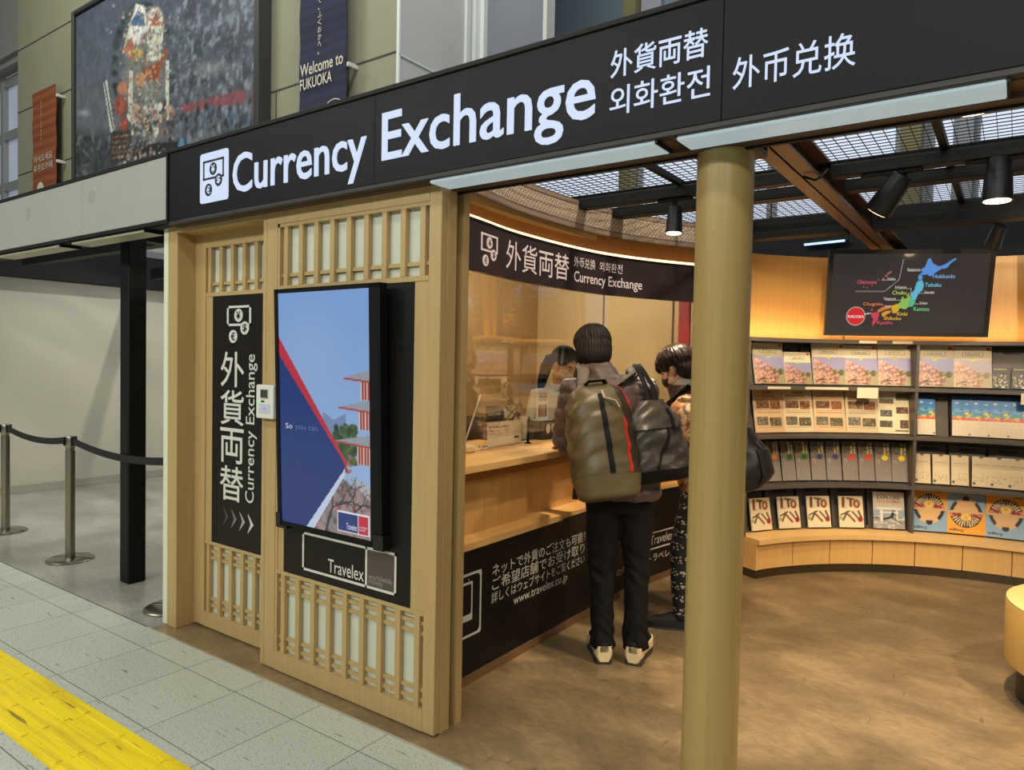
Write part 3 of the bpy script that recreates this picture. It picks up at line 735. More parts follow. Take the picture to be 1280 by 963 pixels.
lettering('lettering', [('Currency Exchange', -3.249, -3.152, 0.745, 1.515, 0.004, 1)], fn, M_dull, sp, d=0.001, label='words Currency Exchange turned on their side')
for k in range(4):
    b = MB(); x = -3.447 + 0.073 * k; zc = 0.647 - 0.004 * k
    b.prism([(x, zc + 0.052), (x + 0.014, zc + 0.040), (x + 0.052, zc), (x + 0.014, zc - 0.040), (x, zc - 0.052), (x + 0.027, zc)], fn, 0.001, 0.002)
    b.obj('arrow', mat('arrow grey %d' % k, [(66, 64, 62), (112, 110, 106), (158, 156, 148), (200, 198, 188)][k], 0.5), sp)

t = thing('sliding_door', 'front pale wooden lattice door carrying the display screen and black panel', 'sliding door', (-2.4, 2.12, 0))
b = MB()
b.box(-2.966, -2.94, 2.1, 2.136, 0.008, 2.204, 0.002); b.box(-2.938, -2.858, 2.1, 2.136, 0.008, 2.204, 0.002); b.box(-1.902, -1.838, 2.1, 2.136, 0.008, 2.204, 0.002)
b.box(-2.858, -1.902, 2.1, 2.136, 2.128, 2.204); b.box(-2.858, -1.902, 2.1, 2.136, 0.008, 0.096)
b.box(-2.855, -1.905, 2.104, 2.136, 0.472, 0.489, 0.001); b.box(-2.855, -1.905, 2.104, 2.136, 1.816, 1.838, 0.001)
b.box(-2.858, -2.80, 2.107, 2.136, 0.489, 1.816, 0.001); b.box(-1.98, -1.902, 2.107, 2.136, 0.489, 1.816, 0.001)
b.box(-2.858, -2.842, 2.103, 2.13, 0.096, 2.128, 0.001); b.box(-2.858, -1.902, 2.103, 2.13, 2.112, 2.128, 0.001)
b.obj('door_frame', M_oak, t)
xs = [-2.801 + 0.1076 * k for k in range(9)]
b = MB()
bars(b, xs, 0.029, 2.104, 2.126, 1.838, 2.128); bars(b, xs, 0.029, 2.104, 2.126, 0.096, 0.472)
for z in (1.888, 0.438, 0.396, 0.166, 0.124): b.box(-2.858, -1.902, 2.115, 2.128, z - 0.008, z + 0.008)
b.obj('lattice', M_oak, t)
b = MB(); b.box(-2.858, -1.902, 2.129, 2.133, 0.096, 2.128); b.obj('paper_panel', M_paper, t)
b = MB(); b.box(-2.80, -1.98, 2.108, 2.13, 0.489, 1.816); sp = b.obj('sign_panel', MATS['black film'], t)
fn = face_y(2.108)
b = MB()
e = 0.011
for r in ((-2.661, -2.06, 0.690, 0.690 + e), (-2.661, -2.06, 0.524, 0.524 + e), (-2.661, -2.661 + e, 0.524, 0.701), (-2.06 - e, -2.06, 0.524, 0.701), (-2.244, -2.233, 0.524, 0.701)):
    b.prism([(r[0], r[2]), (r[1], r[2]), (r[1], r[3]), (r[0], r[3])], fn, 0.001, 0.002)
b.obj('logo_frame', M_dull, sp)
b = MB(); b.prism([(-2.233, 0.535), (-2.071, 0.535), (-2.071, 0.690), (-2.233, 0.690)], fn, 0.0008, 0.0014); b.obj('logo_block', mat('taupe vinyl', (78, 68, 64), 0.5), sp)
lettering('lettering', [('Travelex', -2.482, -2.252, 0.546, 0.606, 0.003)], fn, M_dull, sp, d=0.001)
lettering('lettering', [('worldwide', -2.222, -2.082, 0.566, 0.590, 0.0), ('money', -2.222, -2.135, 0.540, 0.562, 0.0)], fn, mat('grey vinyl', (150, 142, 134), 0.5), sp, w=0.002, d=0.001)

# display screen on the front door
t = thing('display_screen', 'tall lit advert screen mounted on the front lattice door', 'display', (-2.44, 2.08, 0.72))
TL, TR, BL, BR = Vector((-2.785, 2.034, 1.812)), Vector((-2.100, 2.034, 1.812)), Vector((-2.785, 2.066, 0.727)), Vector((-2.100, 2.066, 0.727))
nrm = (TR - TL).cross(BL - TL).normalized()          # points back into the door
if nrm.y > 0: nrm = -nrm
def tvf(u, v, w=0.0):
    return BL + (BR - BL) * u + (TL - BL) * v + nrm * w
b = MB()
def slab(b, u0, u1, v0, v1, w0, w1):
    b.prism([(u0, v0), (u1, v0), (u1, v1), (u0, v1)], tvf, w0, w1)
slab(b, 0, 1, 0, 1, -0.036, -0.002)
for r in ((0, 0.036, 0, 1), (0.905, 1, 0, 1), (0, 1, 0, 0.016), (0, 1, 0.982, 1)): slab(b, *r, -0.002, 0.004)
b.obj('housing', M_blackmetal, t)
for q_ in (((-0.012, 0.035, -0.012, 0.05), (0.0, 0.10, -0.014, 0.0)), ((0.93, 1.012, -0.014, 0.045),)):
    b = MB()
    for r in q_: slab(b, *r, -0.036, 0.008)
    b.obj('bracket', mat('bracket black', (18, 18, 18), 0.4), t)
p = Paint(150, 270)
p.grad((158, 184, 222), (128, 166, 220), np.clip(p.V * 1.2 - 0.1, 0, 1)); p.ell(0.35, 0.72, 0.5, 0.3, (150, 176, 220), 0.9, 0.7)
p.poly([(0.5, 0.5), (0.62, 0.47), (0.75, 0.50), (0.75, 0.36), (0.5, 0.36)], (110, 132, 170), 0.8)
rs = random.Random(3)
for _ in range(150):
    u, v = rs.uniform(0.62, 0.86), rs.uniform(0.30, 0.45); p.ell(u, v, 0.03, 0.014, rs.choice([(44, 74, 44), (62, 90, 52), (34, 58, 40), (84, 104, 64)]), 0.5, 0.9)
for _ in range(40): p.ell(rs.uniform(0.66, 0.8), rs.uniform(0.26, 0.33), 0.02, 0.01, rs.choice([(150, 96, 96), (176, 120, 120), (70, 92, 60)]), 0.5)
# pagoda: stacked red storeys with grey roofs
for k, (v0, s) in enumerate(((0.56, 0.7), (0.44, 0.85), (0.30, 1.0))):
    p.poly([(1.0 - 0.14 * s, v0), (1.0, v0), (1.0, v0 + 0.075), (1.0 - 0.14 * s, v0 + 0.075)], (160, 58, 54))
    for q in range(5): p.line((1.0 - 0.13 * s + q * 0.03, v0), (1.0 - 0.13 * s + q * 0.03, v0 + 0.07), 0.006, (214, 200, 190), 1.8)
    p.poly([(1.0 - 0.38 * s, v0 + 0.085), (1.0, v0 + 0.075), (1.0, v0 + 0.12), (1.0 - 0.12 * s, v0 + 0.11)], (150, 156, 166)); p.line((1.0 - 0.38 * s, v0 + 0.083), (1.0, v0 + 0.072), 0.008, (176, 62, 56), 1.8)
p.poly([(0.62, 0.255), (1.0, 0.22), (1.0, 0.13), (0.75, 0.24)], (172, 178, 184))
p.put(((p.V < 0.235 - (p.U - 0.7) * 0.25) & (p.U > 0.4)).astype(float), (132, 128, 130))
n1 = p.noise(24, 40, 9, 2)
p.put(((p.V < 0.235 - (p.U - 0.7) * 0.25)) * np.clip((n1 - 0.5) * 6, 0, 1), (166, 138, 138)); p.put((p.V < 0.23 - (p.U - 0.7) * 0.25) * np.clip((0.42 - n1) * 6, 0, 1), (98, 88, 92))
def twig(u, v, a, L, w, d):
    u2, v2 = u + L * math.cos(a), v + L * math.sin(a) * 0.55; p.line((u, v), (u2, v2), w, (52, 46, 48), 1.8)
    if d:
        for s in (-1, 1): twig(u2, v2, a + s * rs.uniform(0.3, 0.8), L * rs.uniform(0.55, 0.8), w * 0.72, d - 1)
twig(0.52, 0.0, 1.2, 0.2, 0.012, 4); twig(0.74, 0.02, 1.0, 0.18, 0.010, 4); twig(0.66, 0.12, 0.3, 0.14, 0.008, 3)
for _ in range(60): p.ell(rs.uniform(0.6, 1), rs.uniform(0.0, 0.2), 0.014, 0.007, (188, 92, 96), 0.5, 0.8)
p.poly([(0, 0), (0.40, 0), (0.745, 0.26), (0.755, 0.30), (0, 0.812)], (188, 44, 62))
p.poly([(0, 0), (0.30, 0), (0.735, 0.255), (0.735, 0.29), (0.70, 0.315), (0, 0.735)], (30, 52, 118))
lowb = ((p.V < 0.29 + (0 - 0.0)) & (p.U < 0.6)).astype(float)
p.poly([(0.30, 0), (0.39, 0), (0.738, 0.252), (0.735, 0.275)], (196, 212, 236))
p.rect(0.645, 0.98, 0.012, 0.098, (232, 234, 240)); p.rect(0.655, 0.86, 0.018, 0.092, (34, 54, 120)); p.rect(0.87, 0.97, 0.018, 0.092, (196, 42, 60))
su0, su1, sv0, sv1 = 0.036, 0.905, 0.016, 0.982
scr = lambda u, v, w=0.0: tvf(su0 + u * (su1 - su0), sv0 + v * (sv1 - sv0), w)
me = picture_mesh('screen', p, lambda u, v: scr(u, v, 0.0)); s = link_mesh('screen', me, print_mat('lit screen', 0.2, emit=0.80), t)
M_scrink = mat('screen white', (214, 222, 236), 0.4, emit=0.7)
lettering('lettering', [('So', 0.07, 0.15, 0.415, 0.438, 0.0)], scr, M_scrink, s, w=0.0006, d=0.0004)
lettering('lettering', [('you can', 0.185, 0.445, 0.408, 0.432, 0.0)], scr, mat('screen faded ink', (98, 116, 168), 0.4, emit=0.7), s, w=0.0006, d=0.0004)
lettering('lettering', [('Travelex', 0.745, 0.855, 0.026, 0.052, 0.01), ('worldwide', 0.88, 0.96, 0.042, 0.051, 0), ('money', 0.88, 0.94, 0.028, 0.038, 0)], scr, M_scrink, s, w=0.0006, d=0.0004)

# card reader between the doors
t = thing('card_reader', 'small white card reader box mounted between the two wooden doors', 'card reader', (-2.9, 2.09, 1.2))
b = MB(); b.box(-2.966, -2.832, 2.066, 2.1, 1.21, 1.37, 0.006, seg=2); b.obj('case', M_white, t)
b = MB(); b.box(-2.93, -2.868, 2.063, 2.067, 1.305, 1.352, 0.002); b.obj('bezel', mat('pale grey plastic', (180, 178, 166), 0.4), t)
b = MB(); b.box(-2.925, -2.873, 2.062, 2.064, 1.31, 1.347); b.obj('screen', mat('lcd grey', (62, 66, 58), 0.2), t)
b = MB(); b.box(-2.95, -2.93, 2.0645, 2.067, 1.288, 1.293); b.obj('green_lamp', mat('green led', (60, 240, 90), 0.4, emit=2.0), t)
b = MB(); b.box(-2.925, -2.90, 2.0645, 2.067, 1.288, 1.295); b.obj('slot', M_blackmetal, t)
b = MB(); b.box(-2.94, -2.855, 2.0645, 2.067, 1.235, 1.28, 0.002); b.obj('touch_pad', mat('pad grey', (190, 190, 196), 0.4), t)
b = MB(); b.prism(circle(-2.897, 1.258, 0.006), face_y(2.064), 0, 0.001); b.obj('blue_lamp', mat('blue led', (80, 120, 255), 0.4, emit=1.5), t)
# ---------------------------------------------------------------- plan curves
def catmull(P, n=20):
    out = []
    for i in range(1, len(P) - 2):
        a, b, c, d = [Vector(q) for q in P[i - 1:i + 3]]
        for k in range(n):
            t = k / n
            out.append(0.5 * ((2 * b) + (-a + c) * t + (2 * a - 5 * b + 4 * c - d) * t * t + (-a + 3 * b - 3 * c + d) * t ** 3))
    out.append(Vector(P[-2])); return out
class Curve:
    def __init__(s, pts):
        s.p = pts; s.s = [0.0]
        for a, b in zip(pts, pts[1:]): s.s.append(s.s[-1] + (b - a).length)
        s.len = s.s[-1]
    def at(s, u, off=0.0):
        u = min(max(u, 0), s.len - 1e-6); i = int(np.searchsorted(s.s, u, side='right')) - 1
        i = min(i, len(s.p) - 2); f = (u - s.s[i]) / (s.s[i + 1] - s.s[i])
        q = s.p[i].lerp(s.p[i + 1], f)
        d0 = (s.p[min(i + 1, len(s.p) - 1)] - s.p[max(i - 1, 0)]).normalized(); d1 = (s.p[min(i + 2, len(s.p) - 1)] - s.p[i]).normalized()
        d = d0.lerp(d1, f).normalized(); n = Vector((d.y, -d.x))     # towards +X (the customers)
        return q + n * off
    def strip(s, b, u0, u1, z0, z1, o0, o1, n=40, mi=0):
        rings = []
        for k in range(n + 1):
            u = u0 + (u1 - u0) * k / n; a, c = s.at(u, o0), s.at(u, o1)
            rings.append([(a.x, a.y, z0), (c.x, c.y, z0), (c.x, c.y, z1), (a.x, a.y, z1)])
        b.loft(rings, mi=mi)
    def fn(s, off=0.0):
        def f(u, v, w):
            q = s.at(u, off + w); return (q.x, q.y, v)
        return f
cxf = lambda Y: -2.03 + (0.06 * ((Y - 4.1) / 0.65) ** 2 if Y > 4.1 else 0)
CC = Curve([Vector((cxf(y), y)) for y in [2.2 + 0.06 * k for k in range(49)]])
yu = lambda Y: float(np.interp(Y, [p.y for p in CC.p], CC.s))
FC = Curve(catmull([(-2.10, 1.9), (-2.12, 2.15), (-2.16, 2.58), (-2.18, 2.78), (-2.23, 3.27), (-2.17, 4.05), (-1.90, 4.71), (-1.55, 5.15), (-1.3, 5.35)]))
U1 = CC.len

# ---------------------------------------------------------------- service counter
t = thing('service_counter', 'curved maple service counter with black lettered front panel', 'counter', (-2.2, 3.4, 0))
b = MB(); CC.strip(b, 0, U1, 0.045, 0.631, -0.025, 0.0); fp = b.obj('front_panel', MATS['black film'], t)
b = MB(); CC.strip(b, 0, U1, 0.0, 0.045, -0.03, 0.004); b.obj('skirting', wood('skirting brown', (112, 84, 58), 'y'), t)
b = MB(); CC.strip(b, 0, yu(3.36), 0.632, 0.662, -0.17, 0.012); CC.strip(b, yu(3.36), U1, 0.632, 0.655, -0.21, -0.006); b.obj('ledge', M_cwood, t)
b = MB(); CC.strip(b, 0, yu(3.17), 0.66, 0.93, -0.16, -0.105); CC.strip(b, yu(3.17), U1, 0.655, 0.93, -0.2, -0.15); b.obj('knee_panel', M_cwoodz, t)
b = MB(); CC.strip(b, 0, U1, 0.93, 0.99, -0.14, -0.07); b.obj('apron', wood('apron brown', (160, 108, 58), 'y'), t)
b = MB(); CC.strip(b, 0, yu(3.34), 0.985, 1.017, -0.43, 0.0); CC.strip(b, yu(3.345), U1, 0.985, 1.017, -0.43, -0.035); b.obj('countertop', M_cwood, t, smooth=30)
fn = lambda u, v, w: CC.fn()(yu(u), v, w)
it = [None] * 4
it[0] = ('ネットで外貨のご注文も可能！', 2.727, 3.630, 0.462, 0.522, 0.003); it[1] = ('ご希望店舗でお受け取り', 2.727, 3.626, 0.393, 0.456, 0.003); it[2] = ('詳しくはウェブサイトをご覧ください', 2.724, 3.630, 0.332, 0.386, 0.0); it[3] = ('www.travelex.co.jp', 2.909, 3.435, 0.262, 0.322, 0.002)
lettering('lettering', it, fn, M_dull, fp, label='white Japanese order notice and web address')
lettering('lettering', [('Travelex', 4.50, 4.80, 0.262, 0.326, 0.004), ('トラベレックス', 4.48, 4.98, 0.145, 0.198, 0.0025), ('の外貨両替', 4.05, 4.42, 0.145, 0.198, 0.0025)], fn, M_dull, fp, label='white shop name')
b = MB()
def ring(b, outer, inner, fn, w0, w1):
    n = len(outer)
    for w in (w1,):
        vo = [b.bm.verts.new(fn(u, v, w)) for u, v in outer]; vi = [b.bm.verts.new(fn(u, v, w)) for u, v in inner]
        for i in range(n): b.bm.faces.new((vo[i], vo[(i + 1) % n], vi[(i + 1) % n], vi[i]))
ring(b, round_rect(2.34, 2.645, 0.222, 0.522, 0.010), round_rect(2.352, 2.633, 0.234, 0.510, 0.024), fn, 0.001, 0.0015)
ring(b, round_rect(2.464, 2.578, 0.300, 0.482, 0.007), round_rect(2.474, 2.568, 0.330, 0.470, 0.010), fn, 0.001, 0.0015)
b.prism(circle(2.548, 0.492, 0.004), fn, 0.001, 0.0015)
b.obj('phone_icon', M_dull, fp)
b = MB()
ring(b, [(4.44, 0.232), (4.99, 0.232), (4.99, 0.352), (4.44, 0.352)], [(4.450, 0.242), (4.98, 0.242), (4.98, 0.342), (4.450, 0.342)], fn, 0.001, 0.0015)
b.prism([(4.825, 0.25), (4.97, 0.25), (4.97, 0.335), (4.825, 0.335)], fn, 0.001, 0.0016)
b.obj('logo_frame', M_dull, fp)

# glass screen over the counter
M_glass = glass_mat('clear glass', gain=1.6)
t = thing('glass_screen', 'clear curved glass screen above the maple counter', 'glass screen', (-2.25, 3.4, 1.02))
for u0, u1 in ((0.14, 1.118), (1.122, 2.0), (2.004, 2.9)):
    b = MB(); FC.strip(b, u0, u1, 1.10, 1.955, -0.036, -0.030, 16); b.obj('pane', M_glass, t)
b = MB()
for k in range(24):
    a0, a1 = 2 * PI * k / 24, 2 * PI * (k + 1) / 24
    f0 = lambda a, r: FC.fn(-0.02)(1.0 + r * math.cos(a), 1.345 + r * math.sin(a), 0)
    b._new([f0(a0, 0.046), f0(a1, 0.046), f0(a1, 0.036), f0(a0, 0.036)], [(0, 1, 2, 3)])
b.obj('speech_ring', mat('brass ring', (216, 190, 140), 0.25, metal=0.8), t)

# curved fascia sign over the counter
t = thing('fascia_sign', 'curved dark brown fascia sign with Japanese lettering over the counter', 'sign', (-2.15, 3.4, 1.95))
b = MB(); FC.strip(b, 0.13, 3.15, 1.945, 2.185, -0.03, 0.0, 60); fp = b.obj('panel', mat('aubergine panel', (66, 50, 48), 0.32), t, smooth=30)
b = MB(); FC.strip(b, 0.13, 3.15, 2.186, 2.198, -0.09, 0.004, 60); b.obj('shelf', M_dark, t)
b = MB(); FC.strip(b, 0.13, 3.15, 2.203, 2.219, -0.034, -0.022, 60); b.obj('light_strip', mat('warm led strip', (255, 214, 158), 0.4, emit=2.6), t)
b = MB(); FC.strip(b, 0.13, 3.15, 2.198, 2.34, -0.10, -0.088, 60); b.obj('cove', wood('cove wood', (176, 122, 68), 'y'), t, smooth=30)
fn = FC.fn(0.0)
M_pk = mat('glowing sign ink', (236, 216, 202), 0.5, emit=0.30)  # glow added to the lettering so it reads brighter
money_icon(fn, 0.640, 0.812, 1.978, 2.142, M_pk, MATS['aubergine panel'], fp)
lettering('lettering', [('外貨両替', 0.905, 1.552, 1.995, 2.150, 0.0025)], fn, M_pk, fp, label='large pale Japanese words')
lettering('lettering', [('外币兑换', 1.602, 1.822, 2.090, 2.153, 0.0), ('외화환전', 1.865, 2.082, 2.090, 2.150, 0.0)], fn, M_pk, fp, label='small pale Chinese and Korean words')
lettering('lettering', [('Currency Exchange', 1.606, 2.262, 1.980, 2.064, 0.008)], fn, M_pk, fp, label='pale words Currency Exchange')
# pierced fret band above
p = Paint(900, 44, (142, 118, 98))
lx, lz = p.U * 3.15, p.V * 0.18
cell = 0.034
a = (lx + lz) / cell; c = (lx - lz) / cell
ia, ic = np.floor(a), np.floor(c); fa, fc = a - ia, c - ic
par = (ia + ic) % 2
m = np.where(par == 0, np.abs(fa - 0.5) < 0.17, np.abs(fc - 0.5) < 0.17) | (np.abs(fa - 0.02) < 0.09) & (par == 1) | (np.abs(fc - 0.02) < 0.09) & (par == 0)
p.put(m * 1.0, (238, 214, 180))
for v0, v1 in ((0.0, 0.20), (0.82, 1.0)):
    band = (p.V >= v0) & (p.V <= v1)
    p.put(band * 1.0, (148, 124, 102)); p.put(band * ((np.floor(lx / 0.011) + np.floor(lz / 0.008)) % 2) * 0.8, (176, 152, 122))
for v in (0.20, 0.82, 0.985, 0.02): p.put((np.abs(p.V - v) < 0.022) * 1.0, (112, 92, 74))
def fband(u, v):
    q = FC.at(0.13 + u * 3.02, 0.012); return (q.x, q.y, 2.315 + v * 0.175)
lb = link_mesh('lattice_band', picture_mesh('lattice_band', p, fband), print_mat('fret print', 0.5), t)
b = MB(); FC.strip(b, 0.13, 3.15, 2.313, 2.492, -0.01, 0.011, 60); b.obj('band_backing', mat('taupe band', (110, 90, 72), 0.5), t, smooth=30)

# booth behind the counter
b = MB(); b.box(-3.80, -3.70, 2.26, 5.72, 0, 2.3); struct(b.obj('wall_booth_left', mat('booth tan panel', (176, 146, 102), 0.45)), 'tan side wall of the booth')
b = MB(); b.box(-3.80, -1.55, 5.62, 5.72, 0, 2.3); struct(b.obj('wall_booth_back', mat('booth cream wall', (216, 194, 146), 0.5)), 'cream back wall of the booth')
b = MB(); b.box(-3.80, -2.25, 2.26, 5.72, 2.3, 2.34); struct(b.obj('ceiling_booth', mat('booth ceiling', (196, 170, 120), 0.6)))
b = MB(); b.box(-3.80, -1.84, 2.24, 2.275, 0, 2.3); struct(b.obj('wall_booth_front', mat('booth front lining', (176, 146, 96), 0.5)))
b = MB()
for yy in (3.6, 4.55): b.box(-3.7, -3.692, yy - 0.008, yy + 0.008, 0, 2.3)
for xx in (-3.0, -2.35): b.box(xx - 0.006, xx + 0.006, 5.61, 5.62, 0, 2.3)
struct(b.obj('trim_7', mat('panel joint', (120, 92, 58), 0.6)))
t = thing('back_cabinet', 'low dark cabinet against the tan wall inside the booth', 'cabinet', (-3.5, 3.6, 0))
b = MB(); b.box(-3.69, -3.2, 2.7, 4.6, 0.06, 1.05, 0.004); b.obj('body', mat('dark cabinet', (66, 56, 44), 0.5), t)
for k in range(4):
    b = MB(); b.box(-3.2, -3.185, 2.71 + 0.4725 * k, 2.71 + 0.4725 * k + 0.465, 0.08, 1.04, 0.002); d = b.obj('door', mat('cabinet door', (78, 66, 50), 0.45), t)
    b = MB(); b.box(-3.185, -3.17, 2.75 + 0.4725 * k, 2.762 + 0.4725 * k, 0.85, 0.97, 0.002); b.obj('handle', M_steel, d)
b = MB(); b.box(-3.66, -3.22, 2.72, 4.58, 0.0, 0.06); b.obj('plinth', M_blackmetal, t)
t = thing('desk_monitor', 'dark computer monitor on the booth desk behind the glass', 'monitor', (-2.80, 2.95, 0.98))
b = MB(); b.box(-2.83, -2.80, 2.72, 3.22, 1.07, 1.37, 0.006); b.obj('panel', M_blackmetal, t)
b = MB(); b.box(-2.86, -2.83, 2.92, 3.02, 0.98, 1.2, 0.003); b.obj('stand', M_dark, t)
b = MB(); b.box(-2.90, -2.74, 2.85, 3.09, 0.975, 0.99, 0.004); b.obj('foot', M_dark, t)
t = thing('teller_desk', 'lower wooden desk on the staff side of the counter', 'desk', (-2.7, 3.1, 0))
b = MB(); b.box(-2.95, -2.49, 2.35, 3.78, 0.945, 0.975, 0.003); b.obj('top', M_cwood, t)
for yy in (2.4, 3.1, 3.74):
    b = MB(); b.box(-2.93, -2.5, yy - 0.012, yy + 0.012, 0, 0.945); b.obj('panel_leg', M_cwoodz, t)
t = thing('red_panel', 'narrow red upright panel beyond the glass, beside the wooden column', 'panel', (-2.14, 5.35, 0))
b = MB(); b.box(-2.185, -2.095, 5.33, 5.37, 0.02, 2.15, 0.004); b.obj('board', mat('red board', (168, 22, 18), 0.4), t)
b = MB(); b.box(-2.22, -2.06, 5.25, 5.45, 0.0, 0.02, 0.003); b.obj('foot', M_dark, t)
for i, (x, y) in enumerate(((-3.1, 3.0), (-2.9, 4.4))):
    t = thing('downlight', 'small recessed downlight in the booth ceiling, ' + ('above the monitor' if i == 0 else 'above the clerk'), 'downlight', (x, y, 2.29), group='booth downlights')
    b = MB(); b.lathe([(0.06, -0.004), (0.075, -0.006), (0.078, 0.004), (0.0, 0.004)], (x, y, 2.296), 24); b.obj('ring', M_white, t)
    b = MB(); b.lathe([(0.0, -0.003), (0.058, -0.003), (0.058, 0.0)], (x, y, 2.296), 24); b.obj('lens', mat('booth lens', (255, 226, 180), 0.4, emit=3.0), t)

# things on the counter
t = thing('notice_stand', 'acrylic stand with a white and dark notice on the counter behind the glass', 'notice', (-2.42, 3.33, 1.017))
p = Paint(70, 50, (222, 204, 172))
p.rect(0, 0.52, 0.60, 1, (58, 46, 38)); p.rect(0.52, 1, 0.60, 1, (196, 178, 140)); n1 = p.noise(9, 8, 2, 2)
p.put(((p.U > 0.52) & (p.V > 0.6)) * np.clip((n1 - 0.5) * 8, 0, 1), (60, 50, 38)); p.line((0.52, 1), (0.98, 0.62), 0.012, (50, 40, 32), 0.72); p.line((0.98, 1), (0.5, 0.6), 0.012, (50, 40, 32), 0.72)
p.rect(0.78, 0.92, 0.13, 0.19, (66, 56, 46)); p.rect(0.04, 0.96, 0.30, 0.312, (190, 172, 140))
nf = lambda u, v, w=0.0: (-2.405 - 0.02 * v + w, 3.17 + 0.335 * u, 1.022 + 0.226 * v)
pr_ = link_mesh('notice', picture_mesh('notice', p, lambda u, v: nf(u, v)), print_mat('satin print', 0.35), t)
lettering('lettering', [('表示の金額には手数料が', 0.05, 0.66, 0.44, 0.50, 0.0025), ('含まれております。ご了承ください', 0.05, 0.70, 0.36, 0.41, 0.0)], nf, mat('print black', (40, 34, 30), 0.6), pr_, w=0.0006, d=0.0004)
lettering('lettering', [('両替のお客様へ', 0.05, 0.46, 0.76, 0.83, 0.0025)], nf, M_dull, pr_, w=0.0006, d=0.0004)
b = MB(); b.box(-2.46, -2.38, 3.165, 3.51, 1.018, 1.022); b.box(-2.43, -2.427, 3.165, 3.51, 1.022, 1.25); b.obj('acrylic', glass_mat('acrylic', gain=1.2), t)
t = thing('pen_stand', 'slim white pen leaning from its small white holder on the counter', 'pen stand', (-2.37, 2.93, 1.017))
b = MB(); b.box(-2.41, -2.33, 2.89, 2.97, 1.017, 1.058, 0.008); b.obj('holder', mat('cream plastic', (222, 198, 150), 0.4), t)
b = MB(); b.tube([(-2.385, 2.935, 1.055), (-2.405, 3.095, 1.315)], 0.0045, 8, True); b.obj('pen', M_white, t, smooth=40)
b = MB(); b.tube([(-2.37 + 0.02 * math.cos(k * 0.8), 2.99 + k * 0.007, 1.03 + 0.012 * math.sin(k * 0.8)) for k in range(24)], 0.003, 6); b.obj('cord', M_white, t, smooth=60)
t = thing('pen', 'black pen standing in a small holder right of the notice', 'pen', (-2.37, 3.52, 1.017))
b = MB(); b.lathe([(0.022, 0), (0.022, 0.006), (0.008, 0.004), (0.009, 0.05), (0.0, 0.05)], (-2.37, 3.52, 1.017), 20); b.obj('holder', M_blackmetal, t, smooth=35)
b = MB(); b.tube([(-2.37, 3.52, 1.03), (-2.375, 3.535, 1.10), (-2.385, 3.55, 1.17)], [0.004, 0.006, 0.005], 10, True); b.obj('barrel', M_blackmetal, t, smooth=40)
t = thing('ticket_box', 'dark box with three pale ovals on the counter in front of the clerk', 'box', (-2.46, 3.85, 1.017))
b = MB(); b.box(-2.54, -2.40, 3.72, 3.98, 1.017, 1.135, 0.004); b.obj('body', mat('dark brown card', (58, 46, 42), 0.5), t)
b = MB()
for k in range(3): b.prism(circle(3.79 + 0.062 * k, 1.085, 0.023, 0.030), face_x(-2.40), 0.0005, 0.0012)
b.obj('oval', mat('pale card', (222, 204, 176), 0.5), t)
t = thing('leaflet_stand', 'white leaflet stand with small print on top of the dark box', 'leaflet stand', (-2.47, 3.80, 1.135))
p = Paint(26, 40, (224, 212, 188))
for k in range(5): p.rect(0.15, 0.85, 0.62 + k * 0.06, 0.65 + k * 0.06, (130, 118, 104))
for k, c in enumerate(((150, 70, 50), (120, 110, 90), (176, 120, 90), (90, 90, 90))): p.rect(0.14 + 0.19 * k, 0.28 + 0.19 * k, 0.1, 0.5, c)
link_mesh('leaflet', picture_mesh('leaflet', p, lambda u, v: (-2.45, 3.735 + 0.13 * u, 1.14 + 0.19 * v), (-2.456, -2.4505, 3.735, 3.865, 1.14, 1.33)), MATS['satin print'], t)
b = MB(); b.box(-2.48, -2.42, 3.725, 3.875, 1.135, 1.14); b.obj('foot', M_white, t)
t = thing('leaflet_rack', 'small acrylic rack standing between the pen and the dark box', 'rack', (-2.48, 3.65, 1.017))
b = MB(); b.box(-2.53, -2.45, 3.58, 3.71, 1.017, 1.022); b.box(-2.53, -2.526, 3.58, 3.71, 1.022, 1.20); b.box(-2.50, -2.497, 3.58, 3.71, 1.022, 1.12); b.box(-2.53, -2.45, 3.58, 3.583, 1.022, 1.14); b.box(-2.53, -2.45, 3.707, 3.71, 1.022, 1.14); b.obj('body', MATS['acrylic'], t)
b = MB(); b.box(-2.524, -2.502, 3.59, 3.70, 1.023, 1.16); b.obj('cards', mat('cream cards', (222, 208, 176), 0.6), t)

# ---------------------------------------------------------------- brochure wall
BX, BY = 0.164, 4.293
def arc_slab(b, r0, r1, a0, a1, z0, z1, n=48):
    rings = []
    for k in range(n + 1):
        a = math.radians(a0 + (a1 - a0) * k / n); c, s = math.cos(a), math.sin(a)
        rings.append([(BX + r0 * c, BY + r0 * s, z0), (BX + r1 * c, BY + r1 * s, z0), (BX + r1 * c, BY + r1 * s, z1), (BX + r0 * c, BY + r0 * s, z1)])
    b.loft(rings)
def polar(th, r): a = math.radians(th); return (BX + r * math.cos(a), BY + r * math.sin(a))
b = MB(); arc_slab(b, 2.16, 2.26, 157, 30, 0, 2.36, 80); o = struct(b.obj('wall_brochure', wood('wall maple', (214, 164, 96), 'z', amt=0.06), smooth=30), 'curved maple wall behind the brochure rack')
b = MB()
for th in (148, 126, 93): arc_slab(b, 2.155, 2.161, th, th + 0.25, 1.7, 2.36, 1)
struct(b.obj('trim_8', mat('joint brown', (130, 92, 50), 0.6)))
TH0, TH1 = 154.6, 62
t = thing('brochure_rack', 'curved charcoal brochure rack with four rows above the wooden bench', 'brochure rack', (-1.0, 5.8, 0.28))
